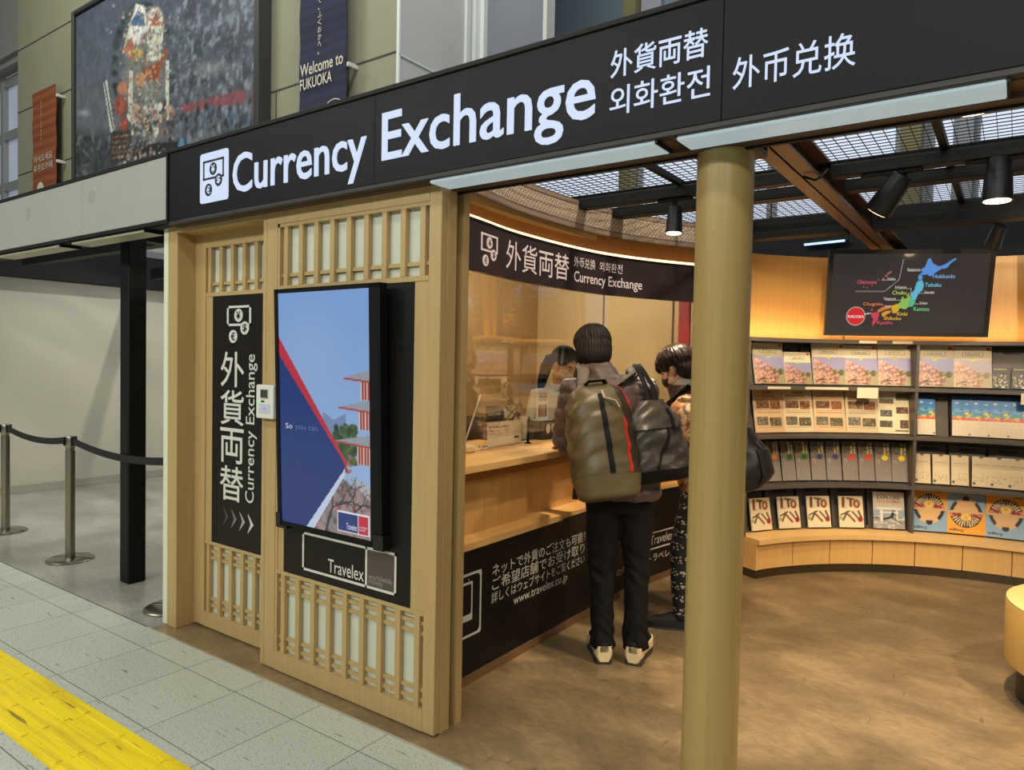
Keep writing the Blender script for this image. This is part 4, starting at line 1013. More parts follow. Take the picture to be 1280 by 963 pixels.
for z0, z1, nm, r0 in ((1.688, 1.715, 'top_board', 1.895), (1.338, 1.362, 'shelf', 1.895), (0.978, 1.002, 'shelf', 1.895), (0.608, 0.632, 'shelf', 1.895)):
    b = MB(); arc_slab(b, r0, 2.14, TH0, TH1, z0, z1, 60); b.obj(nm, M_rack, t)
b = MB(); arc_slab(b, 2.125, 2.15, TH0, TH1, 0.28, 1.70, 60); b.obj('back_panel', mat('rack back', (74, 67, 60), 0.5), t, smooth=30)
for th in (154.5, 113.6, 78):
    b = MB(); arc_slab(b, 1.90, 2.14, th + 0.3, th - 0.3, 0.281, 1.69, 1); b.obj('side_panel' if th > 150 else 'divider', M_rack, t)
bays = [(152.5 - 7.75 * k - 3.9, 7.4) for k in range(5)] + [(112.8 - 7.0 * k - 3.4, 6.7) for k in range(5)]
for zr in (1.364, 1.004, 0.634, 0.284):
    for thc, wd in bays:
        c, s = math.cos(math.radians(thc)), math.sin(math.radians(thc)); tx_, ty_ = s, -c
        w = 2.0 * math.radians(wd) / 2
        def hf(u, v, w_, c=c, s=s, tx_=tx_, ty_=ty_, zr=zr):      # leaning plate
            r = 2.025 + 0.07 * v / 0.32 - w_
            return (BX + r * c + tx_ * u, BY + r * s + ty_ * u, zr + v)
        b = MB(); b.prism([(-w, 0), (w, 0), (w, 0.30), (-w, 0.30)], hf, -0.003, 0.0)
        b.prism([(-w, 0.0), (w, 0.0), (w, 0.004), (-w, 0.004)], hf, 0.0, 0.075 if zr > 0.3 else 0.05)
        h = b.obj('holder', M_rack, t)
        b = MB(); b.prism(round_rect(-w * 0.5, w * 0.5, 0.262, 0.282, 0.0099, 4), hf, 0.0, 0.0008); b.obj('hand_slot', mat('slot grey', (52, 47, 43), 0.6), h)
for th, r, z0, z1, wd in ((124.2, 1.892, 1.283, 1.362, 0.155), (92.0, 1.892, 1.27, 1.35, 0.13), (124.5, 1.893, 1.692, 1.712, 0.13), (117.0, 1.893, 1.692, 1.712, 0.14), (146, 1.893, 1.342, 1.36, 0.3), (136, 1.893, 1.342, 1.36, 0.2), (131, 1.893, 1.342, 1.36, 0.16)):
    b = MB(); x, y = polar(th, r); rot = Matrix.Rotation(math.radians(th - 90), 3, 'Z')
    b.box(x - wd / 2, x + wd / 2, y - 0.001, y + 0.001, z0, z1, rot=rot, about=(x, y, z0)); b.obj('label_card', mat('label card', (214, 200, 172), 0.5), t)

b = MB(); arc_slab(b, 2.03, 2.10, 153, 64, 1.7152, 1.7185, 60); b.obj('light_strip', mat('rack led strip', (255, 206, 140), 0.4, emit=11.0), t)

# bench below the rack
t = thing('curved_bench', 'curved maple bench cabinet running below the brochure rack', 'bench', (-1.0, 5.8, 0))
b = MB(); arc_slab(b, 1.765, 2.15, 154.3, TH1, 0.248, 0.282, 60); b.obj('top', M_benchtop, t, smooth=30)
edges = [153.7, 143.3, 133.5, 123.2, 113.8, 104.0, 94.6, 85, 75, 64]
for a0, a1 in zip(edges, edges[1:]):
    b = MB(); arc_slab(b, 1.80, 1.83, a0 - 0.12, a1 + 0.12, 0.062, 0.246, 8); b.obj('door', M_bench, t)
b = MB(); arc_slab(b, 1.795, 2.15, 154.3, 153.75, 0.06, 0.248, 1); arc_slab(b, 1.825, 2.14, 153.7, TH1, 0.06, 0.246, 40); b.obj('carcass', M_bench, t)
b = MB(); arc_slab(b, 1.806, 2.15, 154.2, TH1, 0.0, 0.06, 60); b.obj('plinth', mat('dark steel plinth', (92, 78, 62), 0.25, metal=0.7), t, smooth=30)

# ---- printed covers
def cover_photo(seed, pale=False, title=True):
    p = Paint(40, 52, (222, 206, 172))
    p.put((p.V < 0.67) * 1.0, (150, 148, 176)); g = np.clip((0.67 - p.V) / 0.67, 0, 1)
    p.put((p.V < 0.67) * (p.V > 0.4) * np.clip(1 - g * 1.6, 0, 1), (148, 146, 178))
    p.put((p.V < 0.34) * 1.0, (160, 150, 118))
    rs = random.Random(seed)
    for _ in range(420):
        u = rs.uniform(0, 0.75); v = rs.uniform(0.02, 0.62 - 0.42 * max(0, u - 0.1)); 
        p.ell(u, v, 0.04, 0.028, rs.choice([(216, 164, 146), (190, 130, 116), (228, 190, 168), (140, 92, 80), (202, 148, 130), (112, 74, 62)]), 0.6, 0.8)
    for _ in range(30): p.ell(rs.uniform(0.6, 0.95), rs.uniform(0.24, 0.36), 0.05, 0.03, rs.choice([(78, 74, 40), (96, 92, 52), (120, 112, 60)]), 0.6, 0.8)
    for _ in range(6): p.ell(rs.uniform(0.1, 0.4), rs.uniform(0.06, 0.14), 0.07, 0.024, (70, 56, 44), 0.6, 0.8)
    if pale: p.I = p.I * 0.72 + np.array((226, 190, 140)) * 0.28
    p.put((p.V >= 0.67) * 1.0, (224, 208, 176)); p.ell(0.5, 0.67, 0.06, 0.045, (204, 196, 82), 0.2)
    if title:
        p.put(((np.abs(p.U - 0.5) < 0.27) & (np.abs(p.V - 0.81) < 0.055)) * 1.0, (176, 164, 134)); p.put(((np.abs(p.U - 0.5) < 0.255) & (np.abs(p.V - 0.81) < 0.042)) * 1.0, (228, 214, 184))
    p.rect(0.86, 0.96, 0.92, 0.97, (190, 70, 56))
    return p
def cover_grid(seed, tint):
    p = Paint(40, 52, tint); rs = random.Random(seed)
    p.put((p.V > 0.86) * 0.35, (190, 150, 110))
    for (u0, u1, v0, v1, c) in ((0.1, 0.52, 0.56, 0.74, (120, 80, 56)), (0.58, 0.92, 0.54, 0.73, (150, 84, 52)), (0.07, 0.44, 0.16, 0.36, (104, 100, 90)), (0.5, 0.9, 0.15, 0.34, (88, 84, 60))):
        p.rect(u0, u1, v0, v1, c)
        for _ in range(40): p.ell(rs.uniform(u0 + .02, u1 - .02), rs.uniform(v0 + .02, v1 - .02), 0.03, 0.014, rs.choice([(206, 190, 150), (60, 44, 36), (150, 100, 66), (176, 160, 120)]), 0.5, 0.7)
    for v in (0.08, 0.11, 0.44, 0.47, 0.50): p.rect(0.08, 0.9, v, v + 0.012, tuple(int(x * 0.84) for x in tint))
    p.line((0.1, 0.84), (0.72, 0.84), 0.008, (170, 84, 60), 1.35); p.line((0.72, 0.84), (0.74, 0.76), 0.008, (170, 84, 60), 1.35)
    return p
def cover_scatter(seed):
    p = Paint(40, 52, (222, 206, 168)); rs = random.Random(seed)
    for (u0, u1, v0, v1, c) in ((0.05, 0.48, 0.72, 0.84, (86, 62, 46)), (0.55, 0.95, 0.80, 0.98, (104, 90, 60)), (0.07, 0.43, 0.40, 0.55, (74, 72, 72)), (0.55, 0.9, 0.48, 0.63, (96, 52, 46)), (0.05, 0.42, 0.15, 0.31, (76, 64, 58)), (0.66, 0.92, 0.12, 0.32, (78, 52, 40)), (0.5, 0.92, 0.04, 0.09, (104, 92, 74))):
        p.rect(u0, u1, v0, v1, c)
        for _ in range(24): p.ell(rs.uniform(u0 + .02, u1 - .02), rs.uniform(v0 + .02, v1 - .02), 0.025, 0.014, rs.choice([(206, 196, 176), (50, 40, 36), (150, 120, 96)]), 0.5, 0.6)
    return p
def cover_blue(seed):
    p = Paint(24, 56, (226, 206, 178)); rs = random.Random(seed)
    p.rect(0, 1, 0.40, 1.0, (40, 128, 196)); p.rect(0, 1, 0.9, 1, (34, 66, 108)); p.ell(0.5, 0.64, 0.6, 0.07, (120, 182, 218), 0.6)
    for _ in range(26): p.ell(rs.uniform(0, 1), rs.uniform(0.44, 0.60), 0.09, 0.03, rs.choice([(232, 196, 40), (214, 150, 40), (120, 150, 60), (240, 214, 90), (70, 120, 90)]), 0.4, 0.9)
    p.rect(0, 1, 0.39, 0.46, (206, 74, 44)); 
    for _ in range(20): p.ell(rs.uniform(0, 1), rs.uniform(0.42, 0.5), 0.06, 0.02, (236, 176, 60), 0.5, 0.8)
    p.ell(0.25, 0.82, 0.12, 0.025, (226, 232, 236), 0.3); p.ell(0.78, 0.80, 0.1, 0.022, (226, 232, 236), 0.3); p.ell(0.5, 0.66, 0.16, 0.02, (24, 66, 70), 0.4)
    for k in range(7):
        for q in range(5): p.ell(0.15 + 0.17 * q + rs.uniform(-.04, .04), 0.06 + 0.045 * k, 0.04, 0.009, (176, 160, 140), 0.5, 0.7)
    p.rect(0.84, 0.96, 0.02, 0.06, (104, 92, 84))
    return p
def cover_slim(dot):
    p = Paint(22, 60, (130, 122, 116)); p.grad((142, 134, 128), (112, 100, 88))
    p.put((p.V > 0.68) * 1.0, (78, 66, 50)); n = p.noise(6, 14, dot[0], 2); p.put((p.V > 0.68) * np.clip((n - 0.5) * 5, 0, 1), (112, 96, 66))
    rs = random.Random(dot[1])
    for k in range(9):
        for c_, u in ((0, 0.62), (1, 0.84)):
            if rs.random() < 0.85: p.ell(u, 0.95 - 0.032 * k, 0.08, 0.013, (228, 210, 150), 0.35)
    p.ell(0.18, 0.50, 0.13, 0.06, (176, 164, 150), 0.4); p.ell(0.16, 0.49, 0.06, 0.04, (120, 66, 50), 0.5)
    p.ell(0.62, 0.595, 0.22, 0.075, dot, 0.15)
    p.line((0.1, 0.30), (0.7, 0.29), 0.01, (186, 178, 168), 2.7); p.line((0.1, 0.12), (0.95, 0.05), 0.008, (166, 158, 150), 2.7)
    return p
def cover_white(dot):
    p = Paint(24, 44, (226, 208, 170)); p.ell(0.5, 1.0, 0.13, 0.07, dot, 0.15)
    for k in range(9): p.ell(0.14 + 0.09 * k, 0.73, 0.03, 0.011, (150, 134, 110), 0.4)
    rs = random.Random(dot[0])
    for _ in range(22): p.ell(rs.uniform(0.1, 0.9), rs.uniform(0.12, 0.40), 0.05, 0.02, (186, 168, 134), 0.5)
    p.ell(0.12, 0.10, 0.09, 0.05, (92, 80, 68), 0.2)
    return p
def cover_ito():
    p = Paint(30, 42, (230, 212, 174)); W = 1.4
    br = [(112, 62, 34), (128, 84, 44), (98, 58, 40)]
    p.line((0.18, 0.68), (0.20, 0.94), 0.07, br[0], W); p.line((0.36, 0.93), (0.62, 0.90), 0.055, br[1], W); p.line((0.50, 0.90), (0.50, 0.68), 0.06, br[2], W)
    for k in range(14):
        a = 2 * PI * k / 14; p.ell(0.74 + 0.10 * math.cos(a), 0.76 + 0.105 * math.sin(a), 0.06, 0.045, (150, 84, 44), 0.3)
    p.line((0.08, 0.40), (0.44, 0.52), 0.035, (70, 62, 44), W); p.line((0.16, 0.24), (0.34, 0.50), 0.05, (92, 84, 56), W); p.line((0.36, 0.42), (0.62, 0.20), 0.05, br[0], W)
    p.line((0.55, 0.50), (0.80, 0.28), 0.045, (98, 70, 44), W); p.line((0.80, 0.52), (0.92, 0.30), 0.05, (84, 66, 50), W); p.ell(0.86, 0.26, 0.12, 0.09, (158, 44, 34), 0.25); p.ell(0.06, 0.30, 0.09, 0.07, (176, 160, 110), 0.3)
    for k in range(6): p.ell(0.40 + 0.04 * k, 0.085, 0.015, 0.01, (120, 108, 90), 0.4)
    p.line((0.12, 0.635), (0.4, 0.625), 0.012, (150, 140, 120), W)
    return p
def cover_explore():
    p = Paint(40, 52, (186, 178, 164)); p.grad((168, 164, 156), (214, 202, 180))
    p.put((p.V < 0.5) * 1.0, (146, 160, 170)); p.put((p.V < 0.34) * 1.0, (150, 150, 146)); n = p.noise(8, 20, 3, 2); p.put((p.V < 0.34) * np.clip((n - 0.5) * 6, 0, 1), (206, 200, 190))
    for u in (0.22, 0.72): p.rect(u, u + 0.07, 0.18, 0.56, (226, 216, 198))
    p.rect(0.12, 0.90, 0.52, 0.57, (226, 216, 198)); p.rect(0.2, 0.8, 0.43, 0.455, (226, 216, 198))
    p.poly([(0.3, 0.22), (0.62, 0.30), (0.68, 0.42), (0.60, 0.46), (0.54, 0.34), (0.3, 0.27)], (40, 36, 36)); p.line((0.6, 0.3), (0.88, 0.16), 0.02, (40, 36, 36), 1.3); p.line((0.6, 0.42), (0.74, 0.37), 0.015, (40, 36, 36), 1.3); p.ell(0.64, 0.49, 0.035, 0.025, (40, 36, 36), 0.3)
    p.ell(0.1, 0.28, 0.12, 0.03, (84, 82, 78), 0.5); p.ell(0.85, 0.12, 0.05, 0.03, (206, 186, 90), 0.5)
    return p
def cover_sun(flip):
    p = Paint(46, 60, (160, 178, 196)); top = (p.V > 0.5); p.put(top * 1.0, (232, 160, 40)); p.put((~top) * 1.0, (140, 166, 190))
    cu, cv, ru, rv = 0.5, 0.52, 0.42, 0.335
    d = np.hypot((p.U - cu) / ru, (p.V - cv) / rv); an = np.degrees(np.arctan2((p.V - cv) / rv, (p.U - cu) / ru))
    p.put((d < 1) * 1.0, (216, 172, 116))
    p.put(((d < 1) & (p.V > 0.55)) * 1.0, (44, 32, 28))
    p.put(((d < 0.93) & (d > 0.42) & (p.V > 0.6) & (np.abs((an % 11.25) - 5.6) < 2.6)) * 1.0, (232, 206, 150))
    p.ell(0.5, 0.62, 0.18, 0.10, (236, 190, 96), 0.3); p.ell(0.5, 0.63, 0.06, 0.05, (206, 168, 30), 0.4)
    n = p.noise(24, 30, 5, 1); p.put(((np.abs(p.V - 0.575) < 0.045) & (d < 1.0) & (np.abs(p.U - 0.5) > 0.14)) * 1.0, (140, 30, 40)); p.put(((np.abs(p.V - 0.575) < 0.04) & (d < 1.0) & (np.abs(p.U - 0.5) > 0.14)) * np.clip((n - 0.55) * 9, 0, 1), (220, 140, 120))
    p.put(((d > 0.78) & (d < 1.0) & (p.V < 0.53) & ((np.abs(an + 28) < 22) | (np.abs(an + 152) < 22))) * 1.0, (40, 32, 30))
    p.poly([(0.42, 0.24), (0.58, 0.24), (0.60, 0.19), (0.55, 0.15), (0.45, 0.15), (0.40, 0.19)], (40, 32, 30))
    if flip: p.I = p.I[::-1, ::-1].copy()
    return p
P_PAPER = print_mat('glossy print', 0.42)
PROTO = {}
def brochure(name, key, p, w, h, thick, th, r, z, label, cat, group=None, lean=0.2):
    """one printed leaflet or booklet standing in the rack; copies share their mesh"""
    k = (key, round(w, 3), round(h, 3))
    x, y = polar(th, r)
    if k not in PROTO:
        PROTO[k] = picture_mesh(name, p, lambda u, v: (-w / 2 + u * w, 0.0, v * h), (-w / 2, w / 2, 0.0004, thick, 0, h)); PROTO[k].materials.append(P_PAPER)
    o = bpy.data.objects.new(name, PROTO[k]); COL.objects.link(o)
    o.location = (x, y, z); o.rotation_euler = (-lean, 0, math.radians(th - 90)); FR[o] = Matrix.Identity(4)
    return props(o, label, cat, group)
def overprint(o, items, w, h, m):
    """printed words on a cover: a child lying on its face"""
    vs, fs = [], []
    for body, u0, u1, v0, v1, bold in items:
        P, F = letter_geo(body, u0, u1, v0, v1, bold); k = len(vs)
        vs += [(-w / 2 + q[0] * w, -0.0008, q[1] * h) for q in P]; fs += [tuple(i + k for i in f) for f in F]
    me = bpy.data.meshes.new('title'); me.from_pydata(vs, [], fs); me.update(); me.materials.append(m)
    c = bpy.data.objects.new('title', me); COL.objects.link(c); c.parent = o; return c
M_pb = mat('cover black ink', (52, 46, 42), 0.5)
# top row: cherry blossom guides
R1 = [(145.82, .275, .31), (138.6, .225, .245), (131.22, .26, .315), (124.13, .245, .31), (117.0, .25, .315), (109.23, .25, .315), (102.3, .24, .31)]
where = ['first from the column end of the top row', 'shorter, second from the column end of the top row', 'third from the column end of the top row', 'fourth from the column end of the top row', 'just left of the rack divider in the top row', 'just right of the rack divider in the top row', 'faded, beside the small dark leaflets in the top row']
titles = ['후쿠오카', '福岡·福冈', 'FUKUOKA', 'Fukuoka', 'ฟุกุโอกะ', 'FUKUOKA', 'FUKUOKA']
for i, (th, w, h) in enumerate(R1):
    o = brochure('guide_booklet', 'photo%d' % (2 if i == 6 else 0), cover_photo(4, i == 6), w, h, 0.012, th, 1.985, 1.378, 'cherry blossom guide booklet, ' + where[i], 'booklet', 'cherry blossom guides on the top shelf')
    overprint(o, [(titles[i], 0.3, 0.7, 0.785, 0.835, 0.004)], w, h, M_pb)
for i, th in enumerate((97.3, 93.9)):
    p = Paint(22, 30, (40, 34, 30)); rs = random.Random(9)
    for _ in range(60): p.ell(rs.uniform(0.05, 0.95), rs.uniform(0.05, 0.66), 0.06, 0.05, rs.choice([(226, 214, 170), (120, 96, 60), (60, 50, 36), (196, 176, 120)]), 0.4, 0.9)
    o = brochure('dark_leaflet', 'dark', p, 0.105, 0.155, 0.006, th, 1.985, 1.378, 'small dark leaflet with pale flowers, ' + ('beside the faded cherry blossom guide' if i == 0 else 'at the right picture edge of the top row'), 'leaflet', 'small dark leaflets on the top shelf')
    overprint(o, [('Itoshima', 0.1, 0.8, 0.88, 0.97, 0.007)], 0.105, 0.155, mat('cover yellow', (226, 206, 90), 0.5))
# second row
R2 = [(145.5, .265), (138.1, .25), (130.8, .25), (123.6, .245)]
tin = [(214, 180, 136), (220, 200, 160), (216, 182, 138), (206, 186, 150)]
for i, (th, w) in enumerate(R2):
    o = brochure('photo_booklet', 'grid%d' % i, cover_grid(20 + i, tin[i]), w, 0.325, 0.010, th, 1.985, 1.016, 'cream booklet with four small photos, ' + ['peach tinted, above the black backpack', 'paler, second from the column end', 'peach tinted, third from the column end', 'greyer, under the hanging white label card'][i], 'booklet', 'cream photo booklets on the second shelf')
    overprint(o, [(['観光案内', '旅遊指南', '観光ガイド', '福岡市'][i], 0.5 - .16, 0.5 + .2, 0.90, 0.95, 0.005)], w, 0.325, M_pb)
brochure('photo_booklet', 'scatter', cover_scatter(31), 0.235, 0.32, 0.010, 116.8, 1.985, 1.016, 'cream booklet with seven scattered photos, left of the rack divider', 'booklet', 'cream photo booklets on the second shelf')
for i, th in enumerate((110.6, 103.95, 100.5, 97.1, 93.8)):
    brochure('blue_leaflet', 'blue', cover_blue(6), 0.122, 0.30, 0.006, th, 1.985, 1.018, 'tall blue and yellow leaflet, ' + ['alone just right of the rack divider', 'left one of the middle pair right of the empty slot', 'right one of the middle pair right of the empty slot', 'left one of the pair by the right picture edge', 'at the right picture edge, half cut off'][i], 'leaflet', 'blue and yellow leaflets on the second shelf')
# third row: slim grey pamphlets with a coloured dot
DOTS = [('orange', (232, 130, 40), (147.6, 143.9)), ('green', (40, 106, 44), (140.2, 136.65)), ('purple', (74, 60, 110), (133.0, 129.45)), ('red', (226, 62, 46), (125.8, 122.3)), ('yellow', (232, 200, 30), (118.8, 115.4))]
for nm, c, ths in DOTS:
    for i, th in enumerate(ths):
        brochure('slim_pamphlet', nm, cover_slim(c), 0.113, 0.30, 0.006, th, 1.985, 0.650, 'slim grey pamphlet with %s dot, %s of the two' % (nm, 'the left' if i == 0 else 'the right') + (', hidden by the backpack' if nm == 'orange' and i == 0 else ''), 'pamphlet', 'slim grey pamphlets on the third shelf')
WD = [(150, 50, 40), (176, 60, 48), (110, 96, 80), (112, 98, 82), (120, 52, 44), (186, 70, 56)]
wl = ['just right of the rack divider', 'second right of the rack divider, red half dot', 'third right of the rack divider, grey half dot', 'fourth right of the rack divider, grey half dot', 'fifth right of the rack divider', 'bright red half dot, at the right picture edge']
for i, th in enumerate((111.0, 107.4, 103.9, 100.1, 96.9, 93.8)):
    o = brochure('white_pamphlet', 'white%d' % i, cover_white(WD[i]), 0.112, 0.222, 0.006, th, 1.985, 0.650, 'small cream pamphlet, ' + wl[i], 'pamphlet', 'cream pamphlets on the third shelf')
    overprint(o, [('FUKUOKA', 0.15, 0.85, 0.72, 0.745, 0.0)], 0.112, 0.222, M_pb)
# bottom row
il = ['nearest the wooden column', 'second from the wooden column', 'third from the wooden column', 'next to the EXPLORE booklet']
for i, th in enumerate((147.7, 140.35, 133.1, 125.7)):
    brochure('food_booklet', 'ito', cover_ito(), 0.185, 0.235, 0.012, th, 1.955, 0.296, 'cream booklet with ITO spelled in food, ' + il[i], 'booklet', 'ITO booklets on the bottom row')
o = brochure('travel_booklet', 'explore', cover_explore(), 0.222, 0.275, 0.010, 117.6, 1.955, 0.296, 'grey travel booklet titled EXPLORE with a runner before a gate', 'booklet')
overprint(o, [('EXPLORE', 0.12, 0.88, 0.80, 0.88, 0.010)], 0.222, 0.275, M_pb); overprint(o, [('ITOSHIMA', 0.12, 0.88, 0.70, 0.78, 0.004)], 0.222, 0.275, mat('cover orange ink', (206, 104, 56), 0.5))
for i, (th, fl) in enumerate(((109.55, 0), (102.6, 1), (95.5, 0))):
    o = brochure('sun_poster_booklet', 'sun%d' % fl, cover_sun(fl), 0.245, 0.325, 0.010, th, 1.955, 0.296, ['blue and orange booklet with dark sun disc, orange half up, right of the EXPLORE booklet', 'blue and orange booklet with dark sun disc turned upside down, blue half up', 'blue and orange booklet with dark sun disc at the right picture edge'][i], 'booklet', 'blue and orange booklets on the bottom row')
    it = [('Saga', 0.55, 0.92, 0.93, 0.99, 0.004)]
    vs, fs = [], []
    for body, u0, u1, v0, v1, fl2 in (('Saga', 0.06, 0.44, 0.04, 0.115, 1), ('Saga', 0.56, 0.94, 0.90, 0.975, 0)):
        P, F = letter_geo(body, 0, 1, 0, 1, 0.012); k = len(vs)
        up = fl2 if not fl else fl2
        for q in P:
            a, c = (1 - q[0], 1 - q[1]) if fl2 else (q[0], q[1])
            vs.append((-0.1225 + (u0 + a * (u1 - u0)) * 0.245, -0.0008, (v0 + c * (v1 - v0)) * 0.325))
        fs += [tuple(j + k for j in f) for f in F]
    me = bpy.data.meshes.new('title'); me.from_pydata(vs, [], fs); me.materials.append(mat('cover slate ink', (56, 50, 50), 0.5)); me.update()
    c = bpy.data.objects.new('title', me); COL.objects.link(c); c.parent = o

# ---------------------------------------------------------------- map screen on the wall
def wall_screen(name, label, A, B, z0, z1, tilt, paint, m, frame_w=0.03):
    A, B = Vector((*A, 0)), Vector((*B, 0)); d = (B - A).normalized(); n = Vector((d.y, -d.x, 0))
    if (Vector((BX, BY, 0)) - A).dot(n) < 0: n = -n
    L = (B - A).length; Hh = z1 - z0
    def f(u, v, w=0.0):      # u, v in metres from the lower left corner
        return A + d * u + n * (tilt * v / Hh + w) + Vector((0, 0, z0 + v))
    t = thing(name, label, 'wall screen', ((A.x + B.x) / 2, (A.y + B.y) / 2, z0))
    b = MB()
    for r in ((0, L, 0, frame_w), (0, L, Hh - frame_w, Hh), (0, frame_w, frame_w, Hh - frame_w), (L - frame_w, L, frame_w, Hh - frame_w)):
        b.prism([(r[0], r[2]), (r[1], r[2]), (r[1], r[3]), (r[0], r[3])], f, -0.03, 0.006)
    b.obj('bezel', mat('screen bezel', (44, 38, 35), 0.35), t)
    b = MB(); b.prism([(0.02, 0.007), (L - 0.02, 0.007), (L - 0.02, Hh - 0.02), (0.02, Hh - 0.02)], f, -0.05, -0.004); b.obj('housing', M_blackmetal, t)
    g = lambda u, v, w=0.0: f(frame_w + u * (L - 2 * frame_w), frame_w + v * (Hh - 2 * frame_w), w)
    s = link_mesh('screen', picture_mesh('screen', paint, lambda u, v: g(u, v)), m, t)
    b = MB(); c = L / 2; b.prism([(c - 0.2, Hh * 0.3), (c + 0.2, Hh * 0.3), (c + 0.2, Hh * 0.7), (c - 0.2, Hh * 0.7)], f, -0.16, -0.05); b.obj('wall_bracket', M_dark, t)
    return t, s, g
W_, H_ = 1016, 520          # measuring frame of the map picture
q = lambda x, y: ((x - 195) / W_, 1 - (y - 65) / H_)
p = Paint(240, 130, (50, 42, 38))
def reg(pts, c): p.poly([q(*a) for a in pts], c)
reg([(770, 172), (800, 150), (815, 100), (830, 95), (850, 130), (890, 150), (925, 135), (985, 95), (998, 100), (960, 130), (940, 160), (905, 165), (868, 190), (840, 215), (815, 200), (790, 205), (770, 200), (785, 182)], (92, 150, 226))
reg([(762, 205), (775, 200), (788, 215), (790, 232), (770, 240), (760, 225)], (96, 160, 228))
reg([(760, 245), (790, 240), (802, 270), (795, 305), (770, 330), (755, 372), (725, 360), (720, 330), (745, 300), (750, 265)], (100, 190, 220))
reg([(720, 355), (755, 370), (752, 395), (738, 415), (718, 412), (708, 385)], (96, 186, 140))
reg([(665, 350), (680, 350), (675, 365), (700, 355), (722, 335), (722, 360), (710, 385), (715, 410), (700, 430), (650, 425), (640, 400), (660, 380)], (150, 196, 88)); reg([(695, 345), (705, 325), (712, 325), (705, 345)], (206, 206, 80))
reg([(600, 410), (640, 395), (652, 420), (650, 440), (630, 460), (610, 455), (605, 430)], (226, 176, 40))
reg([(510, 440), (550, 415), (600, 405), (605, 425), (560, 435), (520, 455)], (222, 130, 60))
reg([(540, 460), (565, 445), (600, 440), (598, 455), (570, 470), (550, 485)], (232, 160, 50))
reg([(475, 460), (505, 450), (525, 460), (520, 500), (500, 530), (490, 545), (480, 530), (490, 500), (472, 480)], (214, 66, 86)); reg([(466, 440), (478, 424), (480, 440)], (200, 70, 86))
for x, y in ((408, 285), (430, 288), (463, 275), (503, 235)): p.ell(*q(x, y), 0.006, 0.010, (200, 80, 110), 0.3)
for x, y in ((535, 230), (552, 210), (565, 195), (578, 185)): p.ell(*q(x, y), 0.010, 0.014, (206, 96, 116), 0.3)
reg([(425, 462), (488, 456), (425, 472)], (228, 224, 220))
p.ell(*q(370, 480), 0.064, 0.125, (226, 220, 214), 0.05); p.ell(*q(370, 480), 0.060, 0.117, (222, 34, 34), 0.05)
for a, c in (((357, 313), (550, 313)), ((550, 313), (638, 235)), ((638, 235), (657, 100)), ((525, 238), (612, 238)), ((615, 293), (722, 293)), ((722, 293), (722, 330)), ((560, 372), (665, 372)), ((770, 325), (870, 325)), ((755, 397), (835, 397)), ((690, 178), (770, 178))): p.line(q(*a), q(*c), 0.0026, (176, 170, 164), 0.51)
t, s, g = wall_screen('map_screen', 'dark wall screen showing a coloured map of Japan above the brochure rack', (-1.175, 5.655), (-0.178, 6.145), 1.745, 2.365, 0.075, p, print_mat('map screen glow', 0.12, emit=0.85, coat=1.0))
MATS['map screen glow'].node_tree.nodes['Principled BSDF'].inputs['Base Color'].default_value = (0.012, 0.010, 0.009, 1)
def mtxt(body, x0, x1, y0, y1, c, bold=0.006):
    a, d = q(x0, y1), q(x1, y0)
    lettering('lettering', [(body, a[0], d[0], a[1], d[1], bold)], g, mat('glow %d %d %d' % c, c, 0.4, emit=0.8), s, w=0.001, d=0.0005)
WH = (214, 210, 204)
for a in (('Hokkaido', 855, 997, 200, 226, (120, 176, 236)), ('Tohoku', 808, 912, 256, 282, (120, 200, 226)), ('Kantou', 748, 848, 415, 442, (96, 200, 140)), ('Chubu', 600, 692, 308, 334, (176, 206, 90)), ('Kinki', 642, 710, 450, 474, (230, 186, 50)), ('Shikoku', 558, 670, 480, 504, (236, 170, 56)), ('Kyushu', 516, 616, 510, 540, (222, 76, 96)), ('Chugoku', 414, 544, 386, 414, (226, 130, 60)), ('Okinawa', 364, 494, 238, 264, (214, 80, 116))): mtxt(*a)
for a in (('Sapporo', 685, 768, 158, 182), ('Sendai', 808, 872, 308, 326), ('Tokyo', 782, 834, 380, 400), ('Niigata', 616, 690, 276, 296), ('Nagoya', 548, 626, 352, 374), ('Naha', 562, 614, 220, 238), ('Osaka', 556, 596, 404, 418)): mtxt(*a, WH, 0.0)
mtxt('FUKUOKA', 318, 424, 474, 492, (250, 244, 240), 0.008)
# second screen further right on the same wall (seen mirrored in the counter glass)
p = Paint(60, 40); p.grad((150, 158, 176), (120, 150, 206)); p.put((p.V < 0.28 + 0.08 * np.sin(p.U * 7)) * 1.0, (120, 104, 84))
p.line((0.5, 0.3), (0.5, 0.62), 0.014, (70, 60, 50), 0.6); p.line((0.36, 0.62), (0.5, 0.52), 0.01, (70, 60, 50), 0.6); p.line((0.66, 0.56), (0.5, 0.52), 0.01, (70, 60, 50), 0.6)
wall_screen('view_screen', 'blue sky view on a second wall screen beyond the right picture edge', (0.05, 6.2), (1.05, 6.05), 1.745, 2.365, 0.075, p, print_mat('view screen glow', 0.12, emit=1.2, coat=1.0))

